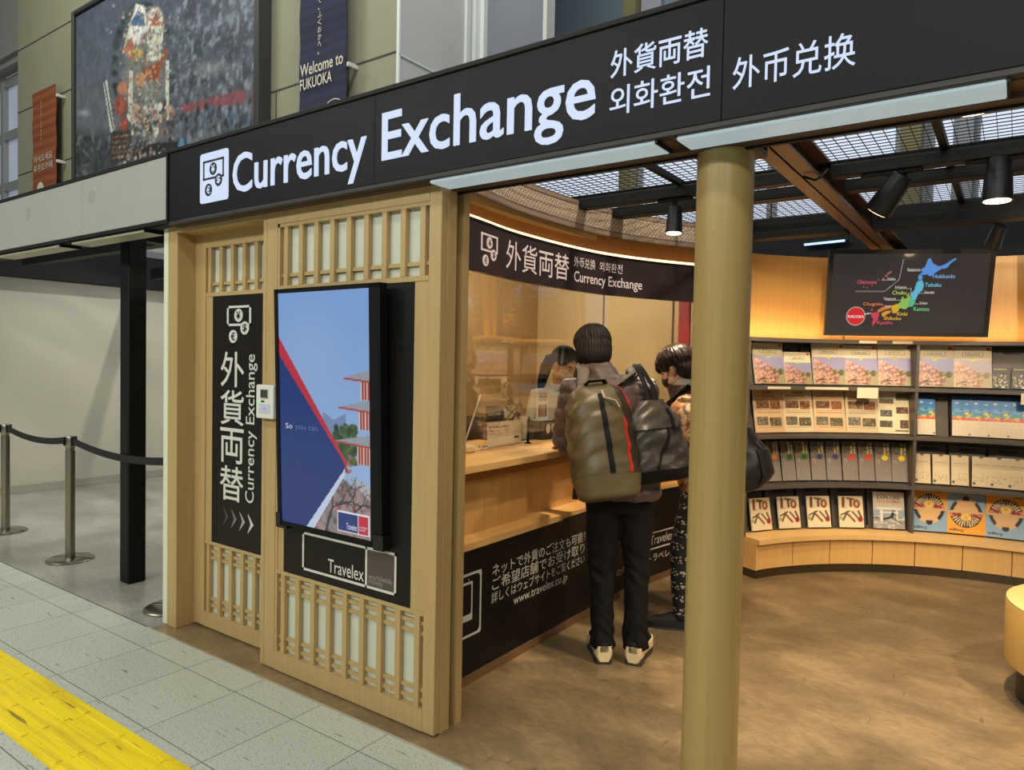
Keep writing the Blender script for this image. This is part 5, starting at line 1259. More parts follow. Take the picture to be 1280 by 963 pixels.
# round wooden bench block
t = thing('round_bench', 'round wooden bench block on a dark base at the right picture edge', 'bench', (0.462, 4.08, 0))
b = MB(); b.lathe([(0.440, 0.165), (0.463, 0.165), (0.468, 0.172), (0.468, 0.436), (0.466, 0.440), (0.44, 0.440)], (0.462, 4.08, 0), 72); b.obj('drum', wood('drum maple', (206, 164, 92), 'z', amt=0.06), t, smooth=35)
b = MB(); b.lathe([(0.0, 0.4405), (0.4655, 0.4405), (0.4655, 0.450), (0.46, 0.453), (0.0, 0.453)], (0.462, 4.08, 0), 72); b.obj('top', M_benchtop, t, smooth=35)
b = MB(); b.lathe([(0.415, 0.0), (0.415, 0.166)], (0.462, 4.08, 0), 64); b.obj('base', mat('dark base', (52, 46, 40), 0.5), t, smooth=35)

# ---------------------------------------------------------------- ceiling of the shop
b = MB(); wire_grid(b, -3.7, 3.0, 2.26, 5.6, 2.52, 0.05, 0.0011); struct(b.obj('ceiling_mesh', M_dark), 'wire mesh ceiling of the shop')
b = MB()
for xx in (-3.6, -2.42, -1.56, -0.30, 0.55, 1.4): b.box(xx - 0.016, xx + 0.016, 2.26, 5.6, 2.50, 2.53)
for yy in (2.28, 3.83, 5.55): b.box(-3.7, 3.0, yy - 0.015, yy + 0.015, 2.5, 2.53)
struct(b.obj('ceiling_frame', M_blackmetal), 'black frames of the mesh panels')
def ibeam(b, x0, x1, z0, z1, y0, y1):
    b.box(x0, x1, y0, y1, z0, z0 + 0.012); b.box(x0, x1, y0, y1, z1 - 0.012, z1); b.box((x0 + x1) / 2 - 0.005, (x0 + x1) / 2 + 0.005, y0, y1, z0, z1)
b = MB(); ibeam(b, -0.925, -0.785, 2.40, 2.53, 2.2, 6.9); t = struct(b.obj('ceiling_beam', mat('beam primer', (92, 70, 54), 0.42)), 'brown steel beam running into the shop')
b = MB(); b.box(-3.7, -0.93, 3.77, 3.85, 2.44, 2.5, 0.003); b.box(-0.78, 3, 3.77, 3.85, 2.44, 2.5, 0.003); struct(b.obj('ceiling_beam_front', M_dark))
b = MB(); b.box(-3.7, -0.93, 4.1, 4.2, 2.44, 2.5, 0.003); b.box(-0.78, 3, 4.1, 4.2, 2.44, 2.5, 0.003); struct(b.obj('ceiling_beam_middle', M_dark))
b = MB(); b.box(-3.7, -0.93, 5.0, 5.14, 2.385, 2.52, 0.003); b.box(-0.78, 3, 5.0, 5.14, 2.385, 2.52, 0.003); struct(b.obj('ceiling_beam_rear', M_dark))
b = MB(); b.tube([(-0.75, 4.6, 2.56), (0.2, 4.35, 2.56), (1.5, 4.0, 2.56)], 0.008, 8); b.tube([(-1.9, 4.62, 2.56), (-0.9, 4.62, 2.56)], 0.01, 8); struct(b.obj('ceiling_conduit', M_blackmetal))
t = thing('tube_light', 'thin bluish white tube light hanging behind the brochure wall', 'tube light', (-1.3, 6.85, 2.63))
b = MB(); b.tube([(-1.62, 6.86, 2.625), (-1.28, 6.86, 2.635)], 0.01, 10); b.obj('tube', mat('cool tube', (160, 190, 255), 0.4, emit=2.0), t)
b = MB(); b.box(-1.64, -1.26, 6.87, 6.93, 2.635, 2.66); b.obj('fitting', M_dark, t)
# spotlights
def spot(x, y, z, aim, label, size=1.0, track=2.44):
    t = thing('spotlight', label, 'spotlight', (x, y, z), group='black ceiling spotlights')
    d = (Vector(aim) - Vector((x, y, z))).normalized(); L, r = 0.15 * size, 0.048 * size
    a = Vector((x, y, z)) - d * L / 2; e = Vector((x, y, z)) + d * L / 2
    b = MB(); b.tube([a, a + d * 0.01, e - d * 0.004, e], [r * 0.72, r * 0.8, r, r], 24)
    body = b.obj('lamp_head', mat('spot black', (26, 25, 25), 0.4), t, smooth=40)
    b = MB(); b.tube([e - d * 0.002, e + d * 0.003], [r * 0.86, r * 0.86], 24); b.obj('lens', mat('spot lens', (255, 226, 176), 0.3, emit=6.0), body)
    b = MB(); b.tube([(x, y, z + 0.02), (x, y, track)], 0.012 * size, 10); b.tube([a + d * 0.04, Vector((x, y, z + 0.06))], 0.009, 8); b.obj('stem', M_blackmetal, t)
    b = MB(); b.box(x - 0.10 * size, x + 0.10 * size, y - 0.016, y + 0.016, track - 0.02, track + 0.005, 0.003); b.obj('track_adapter', M_blackmetal, t)
    return Vector((x, y, z)), d, e
SPOTS = []
SPOTS.append(spot(-1.60, 3.81, 2.32, (-1.62, 3.7, 0.3), 'black spotlight left of the wooden column pointing straight down'))
SPOTS.append(spot(-0.515, 3.80, 2.335, (-0.95, 4.0, 1.75), 'black spotlight right of the brown beam, tilted sideways', 1.3))
SPOTS.append(spot(-0.095, 3.80, 2.345, (-0.1, 3.75, 0.3), 'largest black spotlight, lit from below, near the right picture edge', 1.25))
SPOTS.append(spot(-0.13, 5.30, 2.33, (-0.5, 6.1, 1.3), 'small spotlight close to the brochure wall, angled right of the map screen', 0.95))
t = thing('downlight', 'round bright downlight disc hanging just behind the black sign', 'downlight', (-0.153, 2.90, 2.40))
b = MB(); b.lathe([(0.062, -0.01), (0.072, -0.012), (0.075, 0.0), (0.075, 0.010), (0.0, 0.010)], (-0.153, 2.90, 2.40), 32); b.obj('ring', mat('gold ring', (176, 146, 90), 0.3, metal=0.8), t, smooth=35)
b = MB(); b.lathe([(0.0, -0.012), (0.06, -0.012), (0.062, -0.002)], (-0.153, 2.90, 2.40), 32); b.obj('lens', mat('downlight lens', (255, 244, 226), 0.4, emit=5.0), t)
b = MB(); b.cyl((-0.153, 2.90, 2.43), (-0.153, 2.90, 2.52), 0.008, n=8); b.obj('stem', M_blackmetal, t)
# clamps and cable on the beam
t = thing('cable_clamps', 'cluster of black cable clamps hanging on the beam beside the column top', 'cable clamp', (-0.93, 3.0, 2.39))
b = MB()
for k in range(9):
    x, y = -1.0 + 0.034 * (k % 5) + R.uniform(-.01, .01), 2.92 + 0.07 * (k // 5) + R.uniform(-.03, .03); z = 2.37 + R.uniform(-.02, .02)
    b.tube([(x, y, z + 0.07), (x, y, z)], 0.006, 6); b.ell((x, y, z - 0.008), (0.014, 0.012, 0.007), nu=10, nv=6); b.box(x - 0.016, x + 0.016, y - 0.008, y + 0.008, z + 0.012, z + 0.034)
b.obj('clamp', M_blackmetal, t)
b = MB(); b.tube([(-0.79, 3.66, 2.46), (-0.76, 3.62, 2.44), (-0.78, 3.58, 2.40), (-0.80, 3.55, 2.38), (-0.84, 3.5, 2.39)], 0.006, 8); b.obj('cable', M_blackmetal, t, smooth=60)
# ---------------------------------------------------------------- people
M_skin = mat('skin', (206, 160, 126), 0.5, noise=(14, 0.04))
M_hair = mat('black brown hair', (30, 20, 16), 0.6, noise=(60, 0.3), stretch=(1, 1, 0.12), spec=0.2)
def ring(c, rx, ry, ux=Vector((1, 0, 0)), uy=Vector((0, 1, 0)), n=28, pw=2.3):
    out = []
    for k in range(n):
        t = 2 * PI * k / n; cc, ss = math.cos(t), math.sin(t)
        out.append(Vector(c) + ux * (rx * math.copysign(abs(cc) ** (2 / pw), cc)) + uy * (ry * math.copysign(abs(ss) ** (2 / pw), ss)))
    return out
def hand(b, W, d, up, side):
    """palm and five separate bent fingers; up = back of the hand, side = +1 when the thumb is on the +lateral side"""
    W, d, up = Vector(W), Vector(d).normalized(), Vector(up).normalized()
    l = d.cross(up).normalized() * side; up = l.cross(d).normalized() if side < 0 else d.cross(l).normalized() * -1
    if up.dot(Vector((0, 0, 1))) < 0: up = -up
    M = Matrix((l, d, up)).transposed()
    rr = []
    for y, hw, ht in ((-0.01, 0.024, 0.017), (0.02, 0.033, 0.016), (0.06, 0.040, 0.013), (0.088, 0.037, 0.010)):
        rr.append(ring(W + d * y, hw, ht, l, up, 16))
    b.loft(rr)
    for off, L in ((0.029, 0.068), (0.0095, 0.079), (-0.0095, 0.073), (-0.028, 0.056)):
        p = W + d * 0.078 + l * off; pts = [p]; a = 0.12
        for seg in (0.46, 0.31, 0.23):
            dd = d * math.cos(a) - up * math.sin(a) + l * off * 1.2; p = p + dd.normalized() * L * seg * 1.08; pts.append(p); a += 0.42
        b.tube(pts, [0.0092, 0.0086, 0.0078, 0.0068], 10, True)
    t0 = W + d * 0.022 + l * 0.026
    b.tube([t0, t0 + d * 0.026 + l * 0.022 - up * 0.006, t0 + d * 0.056 + l * 0.030 - up * 0.014, t0 + d * 0.078 + l * 0.028 - up * 0.020], [0.013, 0.0105, 0.0095, 0.0078], 10, True)
def head_matrix(c, yaw, pitch, roll=0.0):
    return Matrix.Translation(Vector(c)) @ Matrix.Rotation(yaw, 4, 'Z') @ Matrix.Rotation(pitch, 4, 'X') @ Matrix.Rotation(roll, 4, 'Y')
def head_shapes(b, M):
    E = lambda c, r: b.ell(c, r, M)
    E((0, -0.012, 0.032), (0.074, 0.093, 0.090)); E((0, 0.020, -0.035), (0.061, 0.072, 0.082)); E((0, 0.056, -0.090), (0.030, 0.028, 0.024))
    E((0, 0.093, -0.022), (0.012, 0.018, 0.022)); E((0, 0.080, 0.002), (0.009, 0.016, 0.03)); E((0, 0.072, 0.026), (0.050, 0.020, 0.012))
    E((0, 0.084, -0.060), (0.022, 0.009, 0.006)); E((0, 0.082, -0.071), (0.019, 0.009, 0.007))
    for s in (1, -1):
        E((s * 0.034, 0.060, -0.032), (0.024, 0.024, 0.024)); E((s * 0.072, -0.004, -0.018), (0.009, 0.020, 0.031)); E((s * 0.079, -0.012, -0.010), (0.008, 0.014, 0.020)); E((s * 0.05, 0.02, -0.07), (0.022, 0.04, 0.025))
def body(parent, J, voxel=0.007, skin=None):
    b = MB()
    V = {k: Vector(v) for k, v in J.items() if not k.startswith('_')}
    hip, chest, neck, head = V['hip'], V['chest'], V['neck'], V['head']
    b.loft([ring(hip - Vector((0, 0, 0.10)), 0.10, 0.09), ring(hip, 0.155, 0.105), ring(hip.lerp(chest, 0.45), 0.130, 0.092), ring(chest, 0.152, 0.105), ring(chest.lerp(neck, 0.55), 0.150, 0.090), ring(neck, 0.070, 0.060)])
    HM = head_matrix(head, *J['_head'])
    nb = HM @ Vector((0, -0.022, -0.06))
    b.tube([neck - Vector((0, 0, 0.05)), neck, neck.lerp(nb, 0.5), nb], [0.07, 0.058, 0.052, 0.052], 18)
    head_shapes(b, HM)
    for s in ('l', 'r'):
        sh, el, wr = V['sh_' + s], V['el_' + s], V['wr_' + s]
        b.tube([chest.lerp(neck, 0.6), sh, sh.lerp(el, 0.35), el, el.lerp(wr, 0.3), wr], [0.06, 0.056, 0.048, 0.039, 0.041, 0.027], 16, True)
        hd = Vector(J['_hand_' + s]); hand(b, wr, hd, (0, 0, 1), 1 if s == 'l' else -1)
        hj, kn, an = V['hj_' + s], V['kn_' + s], V['an_' + s]
        b.tube([hj, hj.lerp(kn, 0.4), kn, kn.lerp(an, 0.35), an], [0.088, 0.076, 0.055, 0.054, 0.036], 18, True)
        td = Vector(J['_toe_' + s]).normalized()
        b.tube([an + Vector((0, 0, -0.005)) - td * 0.03, an + td * 0.05 - Vector((0, 0, 0.04)), an + td * 0.13 - Vector((0, 0, 0.052))], [0.034, 0.026, 0.018], 14, True)
    o = fused('body', b, voxel, skin or M_skin, parent, 3)
    return o, HM
def eyes(HM, parent):
    for s in (1, -1):
        b = MB(); b.ell((s * 0.031, 0.074, -0.001), (0.012, 0.011, 0.0055), HM); e = b.obj('eye', mat('eye white', (196, 184, 170), 0.3), parent, space='local', smooth=180)
        b = MB(); b.ell((s * 0.031, 0.083, -0.002), (0.0062, 0.0032, 0.0048), HM); b.obj('iris', mat('dark iris', (32, 22, 18), 0.2), e, space='local', smooth=180)
        b = MB(); b.ell((s * 0.031, 0.080, 0.020), (0.018, 0.007, 0.004), HM); b.obj('eyebrow', M_hair, parent, space='local', smooth=180)
def hairdo(name, HM, shapes, m, parent, amp=0.0025, freq=46, tubes=(), locks=None):
    b = MB()
    if locks:      # single locks lying over the scalp, from the crown to the hair line
        n, back, side, front, seed = locks; rs = random.Random(seed)
        for k in range(n):
            az = 2 * PI * k / n + rs.uniform(-0.05, 0.05); f = math.cos(az)      # 0 = back
            end = (back if f > 0 else front) * abs(f) + side * (1 - abs(f)); end *= rs.uniform(0.92, 1.05); st = rs.uniform(0.12, 0.5)
            pts = []
            for i in range(7):
                a = st + (end - st) * i / 6; lift = 1.0 + 0.035 * math.sin(PI * i / 6) + (0.02 if i == 6 else 0) + rs.uniform(-.006, .006)
                sway = az + 0.10 * math.sin(i * 0.8 + k)
                pts.append(HM @ Vector((0.090 * lift * math.sin(a) * math.sin(sway), -0.012 - 0.106 * lift * math.sin(a) * math.cos(sway), 0.036 + 0.094 * lift * math.cos(a))))
            b.tube(pts, [0.010, 0.012, 0.012, 0.011, 0.010, 0.008, 0.004], 7, True)
    for c, r in shapes: b.ell(c, r, HM, 24, 16)
    for pts, rad in tubes: b.tube([HM @ Vector(p) for p in pts], rad, 16, True)
    inv = np.array(HM.inverted())
    def strands(co):
        q = co @ inv[:3, :3].T + inv[:3, 3]
        a = np.arctan2(q[:, 0], q[:, 1] + 0.02)
        return amp * (np.sin(a * freq + np.sin(q[:, 2] * 30) * 1.5) + 0.6 * np.sin(a * freq * 1.7 + q[:, 2] * 40))
    return fused(name, b, 0.0045, m, parent, 4, strands)
def trousers(parent, J, m, rad, hem, wr=0.004):
    b = MB(); V = {k: Vector(v) for k, v in J.items() if not k.startswith('_')}
    hip = V['hip']
    b.loft([ring(hip + Vector((0, 0, 0.10)), 0.165, 0.125), ring(hip, 0.178, 0.130), ring(hip - Vector((0, 0, 0.10)), 0.165, 0.122), ring(hip - Vector((0, 0, 0.14)), 0.12, 0.10)])
    for s in ('l', 'r'):
        hj, kn, an = V['hj_' + s], V['kn_' + s], V['an_' + s]
        lo = an + Vector((0, 0, hem))
        b.tube([hj + Vector((0, 0, 0.02)), hj.lerp(kn, 0.5), kn, kn.lerp(lo, 0.5), kn.lerp(lo, 0.85), lo], rad, 20)
    def w(co):
        z = co[:, 2]; a = np.arctan2(co[:, 0], co[:, 1])
        k = np.exp(-((z - 0.5) / 0.10) ** 2) + 1.2 * np.exp(-((z - 0.14) / 0.09) ** 2) + 0.25
        return wr * k * (0.5 * np.sin(z * 66 + 4 * np.sin(co[:, 0] * 31 + z * 9) + 3 * np.sin(co[:, 1] * 23)) + 0.5 * np.sin(z * 27 + co[:, 0] * 90 + 2 * np.sin(z * 17)))
    return fused('trousers', b, 0.008, m, parent, 5, w)
def shoe(parent, an, td, up_m, sole_m, L=0.285, W=0.052, sole_h=0.036, z0=0.0, heel=0.012):
    """an = ankle; sole outline runs from behind the heel to the toe"""
    an, td = Vector((an[0], an[1], 0)), Vector((td[0], td[1], 0)).normalized(); sd = Vector((td.y, -td.x, 0)); hl = an - td * 0.065
    P = lambda a, s, z: hl + td * a + sd * s + Vector((0, 0, z))
    prof = [(0.0, 0.030), (0.010, 0.040), (0.05, 0.043), (0.11, 0.038), (0.17, 0.047), (0.215, 0.050), (0.25, 0.043), (0.275, 0.026), (0.285, 0.006)]
    prof = [(a * L / 0.285, w * W / 0.052) for a, w in prof]
    b = MB(); rr = []
    for a, w in prof:
        z = sole_h * (0.95 + 0.25 * max(0, 1 - a / 0.16)); nn = 3
        rr.append([P(a, -w * 0.62, z0 + 0.012), P(a, -w, z0 + 0.55 * z), P(a, -w * 0.96, z0 + z + 0.012), P(a, 0, z0 + z + 0.014), P(a, w * 0.96, z0 + z + 0.012), P(a, w, z0 + 0.55 * z), P(a, w * 0.62, z0 + 0.012)])
    b.loft(rr)
    b2 = MB(); rr = []
    top = [(0.0, 0.020, 0.070), (0.02, 0.033, 0.080), (0.05, 0.037, 0.090), (0.10, 0.036, 0.095), (0.15, 0.040, 0.082), (0.20, 0.043, 0.060), (0.24, 0.040, 0.050), (0.268, 0.028, 0.042), (0.280, 0.012, 0.036)]
    for a, w, h in top:
        a *= L / 0.285; w *= W / 0.052; zb = z0 + sole_h
        h = zb + (h - 0.02)
        rr.append([P(a, w * math.cos(t) * (1 if math.sin(t) > -0.2 else 0.9), zb + (h - zb) * max(0, math.sin(t)) ** 0.75 - 0.004) for t in [PI * k / 10 for k in range(11)]])
    b2.loft(rr)
    u = b2.obj('shoe', up_m, parent, space='local', smooth=60)
    b.obj('sole', sole_m, u, space='local', smooth=40)
    b3 = MB(); rr = []
    for a, w in prof: rr.append([P(a, -w * 0.98, z0), P(a, w * 0.98, z0), P(a, w * 0.94, z0 + 0.014), P(a, -w * 0.94, z0 + 0.014)])
    b3.loft(rr); b3.obj('outsole', mat('dark outsole', (58, 52, 46), 0.7), u, space='local')
    return u
def jacket(parent, J, m, grow, zb, puff, voxel=0.008, sleeve=(0.085, 0.083, 0.075, 0.066, 0.062, 0.05), collar=0.09):
    b = MB(); V = {k: Vector(v) for k, v in J.items() if not k.startswith('_')}
    hip, chest, neck = V['hip'], V['chest'], V['neck']
    ax = lambda z: hip.lerp(chest, (z - hip.z) / (chest.z - hip.z)) if z < chest.z else chest.lerp(neck, (z - chest.z) / (neck.z - chest.z))
    prof = [(zb, 0.185, 0.150), (zb + 0.03, 0.198, 0.160), (hip.z + 0.12, 0.196, 0.158), (chest.z - 0.06, 0.196, 0.155), (chest.z + 0.05, 0.200, 0.150), (chest.z + 0.13, 0.185, 0.128), (neck.z - 0.02, 0.120, 0.100), (neck.z + 0.015, 0.088, 0.090)]
    b.loft([ring(ax(z), rx + grow, ry + grow) for z, rx, ry in prof])
    nt = (Vector(V['head']) - neck) * 0.45
    b.loft([ring(neck - Vector((0, 0, 0.02)), 0.092, 0.095), ring(neck + nt * 0.5, 0.088, 0.094), ring(neck + nt.normalized() * collar, 0.082, 0.090)])
    for s in ('l', 'r'):
        sh, el, wr = V['sh_' + s], V['el_' + s], V['wr_' + s]; q = [chest.lerp(neck, 0.62).lerp(sh, 0.5), sh, sh.lerp(el, 0.5), el, el.lerp(wr, 0.55), el.lerp(wr, 0.94)]
        b.tube(q, list(sleeve), 20, True)
    def w(co):
        z = co[:, 2]; ph = z * 2 * PI / puff[0] + 0.7 * np.sin(co[:, 0] * 9) + 0.5 * np.sin(co[:, 1] * 13)
        return puff[1] * (np.abs(np.sin(ph * 0.5)) ** 0.6 - 0.6) + puff[1] * 0.25 * np.sin(co[:, 0] * 70 + z * 50)
    return fused('jacket', b, voxel, m, parent, 6, w)

# --- customer with the khaki backpack
PA, RA = (-1.595, 3.215, 0), math.radians(34)
A = thing('person', 'person seen from behind in brown puffer jacket and black trousers wearing a khaki backpack', 'person', PA, RA)
JA = dict(hip=(-0.01, 0.02, 0.90), chest=(-0.045, 0.09, 1.22), neck=(-0.092, 0.15, 1.425), head=(-0.140, 0.225, 1.570), _head=(0.15, -0.42, 0.0),
          sh_l=(-0.225, 0.12, 1.36), el_l=(-0.265, 0.19, 1.09), wr_l=(-0.235, 0.375, 1.048), _hand_l=(-0.6, 0.75, -0.12),
          sh_r=(0.105, 0.10, 1.36), el_r=(0.175, 0.19, 1.10), wr_r=(-0.12, 0.445, 1.05), _hand_r=(-0.75, 0.62, -0.12),
          hj_l=(-0.085, 0.0, 0.86), kn_l=(-0.085, 0.03, 0.48), an_l=(-0.075, 0.02, 0.085), _toe_l=(-0.08, 1, 0),
          hj_r=(0.075, 0.0, 0.86), kn_r=(0.09, 0.035, 0.48), an_r=(0.095, 0.01, 0.085), _toe_r=(0.42, 1, 0))
bo, HM = body(A, JA)
eyes(HM, A)
hairdo('hair', HM, [((0, -0.012, 0.040), (0.094, 0.108, 0.092)), ((0, -0.050, -0.030), (0.088, 0.068, 0.088)), ((0, -0.034, 0.0), (0.094, 0.090, 0.095)), ((0.064, -0.012, -0.02), (0.028, 0.058, 0.062)), ((-0.064, -0.012, -0.02), (0.028, 0.058, 0.062)), ((0, 0.068, 0.050), (0.072, 0.040, 0.046))], M_hair, A, 0.002, 46, (), (56, 2.25, 1.9, 1.25, 4))
M_puff = mat('brown puffer', (82, 65, 58), 0.45, noise=(26, 0.1), sheen=0.1, bump=(40, 0.15))
jacket(A, JA, M_puff, 0.008, 0.835, (0.075, 0.011), sleeve=(0.095, 0.098, 0.090, 0.080, 0.070, 0.052), collar=0.10)
trousers(A, JA, mat('black trousers', (21, 18, 17), 0.8, noise=(30, 0.1), spec=0.2), [0.096, 0.084, 0.067, 0.060, 0.064, 0.068], -0.018, 0.006)
M_cream = mat('cream midsole', (226, 204, 158), 0.5); M_bshoe = mat('black shoe mesh', (26, 24, 24), 0.6)
shoe(A, JA['an_l'], JA['_toe_l'], M_bshoe, M_cream, W=0.056, sole_h=0.066)
shoe(A, JA['an_r'], JA['_toe_r'], M_bshoe, M_cream, W=0.056, sole_h=0.066)

class Pack:
    """bag surface: centre line with rounded box sections; phi = 0 right side, pi/2 outer face, pi left side"""
    def __init__(s, o, top, right, prof, pw=3.2, flat=0.3):
        s.o, s.up = Vector(o), Vector(top) - Vector(o); s.x = Vector(right).normalized()
        u = s.up.normalized(); s.x = (s.x - u * s.x.dot(u)).normalized(); s.y = -(u.cross(s.x)).normalized()   # outward
        s.prof, s.pw, s.flat = prof, pw, flat
    def S(s, phi, t, off=0.0):
        a = np.interp(t, [p[0] for p in s.prof], [p[1] for p in s.prof]); d = np.interp(t, [p[0] for p in s.prof], [p[2] for p in s.prof])
        c, sn = math.cos(phi), math.sin(phi)
        if sn < 0: d = d * s.flat
        return s.o + s.up * t + s.x * ((a + off) * math.copysign(abs(c) ** (2 / s.pw), c)) + s.y * ((d + off) * math.copysign(abs(sn) ** (2 / s.pw), sn))
    def shell(s, name, m, parent, wr=None, n=56, k=40):
        b = MB(); rr = []
        t0, t1 = s.prof[0][0], s.prof[-1][0]
        for i in range(k + 1):
            t = t0 + (t1 - t0) * i / k; rr.append([s.S(2 * PI * j / n, t, wr(2 * PI * j / n, t) if wr else 0.0) for j in range(n)])
        b.loft(rr); return b.obj(name, m, parent, space='local', smooth=60)
    def patch(s, name, m, parent, f0, f1, t0, t1, off, n=14, k=24, wr=None, label=None):
        """f0(t), f1(t): edges in phi"""
        b = MB(); g = []
        for i in range(k + 1):
            t = t0 + (t1 - t0) * i / k; a, c = f0(t), f1(t)
            g.append([s.S(a + (c - a) * j / n, t, off + (wr(a + (c - a) * j / n, t) if wr else 0)) for j in range(n + 1)])
        lo = [[s.S(f0(t0 + (t1 - t0) * i / k) + (f1(t0 + (t1 - t0) * i / k) - f0(t0 + (t1 - t0) * i / k)) * j / n, t0 + (t1 - t0) * i / k, -0.004) for j in range(n + 1)] for i in range(k + 1)]
        rr = [g[i] + list(reversed(lo[i])) for i in range(k + 1)]
        b.loft(rr); return b.obj(name, m, parent, space='local', smooth=50, label=label)
M_khaki = mat('khaki nylon', (94, 82, 57), 0.38, noise=(40, 0.06), bump=(16, 0.25))
M_khaki2 = mat('dark olive nylon', (62, 52, 38), 0.36, bump=(16, 0.2))
M_strap = mat('black strap', (22, 19, 18), 0.7, spec=0.2)
bag = thing('backpack', 'khaki backpack with dark centre zip and red side stripe, worn by the person in brown', 'backpack', PA, RA)
K = Pack((-0.080, -0.160, 0.845), (-0.160, -0.030, 1.395), (1, 0.12, 0), [(0.0, 0.105, 0.10), (0.03, 0.140, 0.135), (0.2, 0.162, 0.165), (0.55, 0.165, 0.16), (0.8, 0.152, 0.14), (0.93, 0.125, 0.11), (1.0, 0.075, 0.06)])
wr = lambda p, t: 0.004 * math.sin(t * 34 + 2.2 * math.sin(p * 3)) * (1 if 0.24 < t < 0.9 else 0.2) + 0.002 * math.sin(t * 71 + p * 9)
K.shell('main_body', M_khaki, bag, wr)
K.patch('side_panel', M_khaki2, bag, lambda t: 0.05, lambda t: 1.13 - 0.05 * t, 0.20, 0.95, 0.003, wr=wr, label='dark shiny side panel')
K.patch('side_stripe', mat('red trim', (196, 44, 36), 0.5), bag, lambda t: 1.13 - 0.05 * t, lambda t: 1.25 - 0.13 * t, 0.20, 0.66, 0.005, 6, wr=wr, label='red stripe')
K.patch('edge_trim', MATS['red trim'], bag, lambda t: 0.42, lambda t: 0.50, 0.72, 0.96, 0.008, 4, label='red piping at the shoulder')
K.patch('bottom_panel', mat('worn khaki', (108, 96, 68), 0.4, bump=(16, 0.2)), bag, lambda t: 0.0, lambda t: PI, 0.012, 0.195, 0.004, 30, 8)
K.patch('zip', M_strap, bag, lambda t: 1.57 - 0.016, lambda t: 1.57 + 0.016, 0.21, 0.88, 0.006, 4, wr=wr)
b = MB(); p0 = K.S(1.55, 0.84, 0.012); b.tube([K.S(1.55, 0.90, 0.014), p0], 0.006, 8, True); b.tube([p0, K.S(1.35, 0.80, 0.018), K.S(1.28, 0.74, 0.016)], 0.0035, 8); b.obj('zip_pull', mat('pale cord', (196, 182, 150), 0.5), bag, space='local', smooth=50)
b = MB(); b.tube([K.S(1.2, 0.985, 0.004), K.S(1.4, 1.0, 0.035), K.S(1.75, 1.0, 0.035), K.S(1.95, 0.985, 0.004)], 0.009, 10, flat=(1.6, 0.6)); b.obj('grab_handle', M_strap, bag, space='local', smooth=50)
for sx in (-1, 1):
    x = -0.075 + sx * 0.125
    b = MB(); b.tube([(-0.15 + sx * 0.06, 0.0, 1.36), (x * 1.0, 0.03, 1.462), (x, 0.12, 1.485), (x + sx * 0.01, 0.24, 1.40), (x + sx * 0.03, 0.285, 1.25), (x + sx * 0.02, 0.24, 1.10), (x + sx * 0.03, 0.10, 1.00), (-0.09 + sx * 0.12, -0.12, 0.93)], [0.022, 0.028, 0.03, 0.03, 0.028, 0.02, 0.014, 0.012], 12, flat=(1.1, 0.34))
    b.obj('shoulder_strap', mat('taupe strap', (98, 86, 70), 0.6), bag, space='local', smooth=60)
b = MB(); b.tube([(-0.215, -0.12, 0.95), (-0.235, -0.12, 0.90), (-0.24, -0.12, 0.84)], 0.010, 8, flat=(1.3, 0.3)); b.obj('strap_end', M_strap, bag, space='local', smooth=60)

bag2 = thing('shoulder_bag', 'charcoal slouchy bag hanging from the right shoulder of the person in brown', 'bag', PA, RA)
K2 = Pack((0.175, -0.12, 0.935), (0.115, -0.06, 1.325), (1, 0.25, 0), [(0.0, 0.10, 0.055), (0.04, 0.148, 0.085), (0.15, 0.158, 0.10), (0.5, 0.148, 0.095), (0.8, 0.118, 0.07), (1.0, 0.06, 0.035)], pw=2.6, flat=0.5)
wr2 = lambda p, t: 0.006 * math.sin(t * 17 + 2.6 * math.sin(p * 2.3)) + 0.003 * math.sin(t * 40 + p * 7)
M_char = mat('charcoal nylon', (66, 58, 52), 0.36, noise=(30, 0.08), bump=(14, 0.25))
K2.shell('main_body', M_char, bag2, wr2)
K2.patch('flap', mat('grey nylon', (82, 74, 64), 0.36, bump=(14, 0.2)), bag2, lambda t: 0.35, lambda t: 2.75, 0.64, 0.99, 0.008, 20, 16, wr=wr2)
K2.patch('bottom_panel', M_strap, bag2, lambda t: 0.0, lambda t: PI, 0.008, 0.145, 0.004, 24, 6, wr=wr2)
K2.patch('zip', M_strap, bag2, lambda t: 1.0 + 0.9 * (1 - t), lambda t: 1.06 + 0.9 * (1 - t), 0.16, 0.62, 0.006, 3, wr=wr2)
b = MB(); q0 = K2.S(1.2, 0.86, 0.02); b.tube([q0, K2.S(1.2, 0.74, 0.02), K2.S(1.25, 0.62, 0.016)], 0.008, 8, True); b.obj('buckle', M_strap, bag2, space='local', smooth=50)
for dx in (0.0, 0.035):
    b = MB(); b.tube([(0.115 + dx, -0.09, 1.31), (0.095 + dx, -0.065, 1.40), (0.070 + dx * 0.6, 0.0, 1.475), (0.065 + dx * 0.6, 0.10, 1.50), (0.075 + dx, 0.20, 1.42), (0.14 + dx, 0.23, 1.28), (0.20 + dx, 0.10, 1.12), (0.19 + dx, -0.02, 1.05)], 0.009, 10, flat=(1.3, 0.45))
    b.obj('strap', M_strap, bag2, space='local', smooth=60)

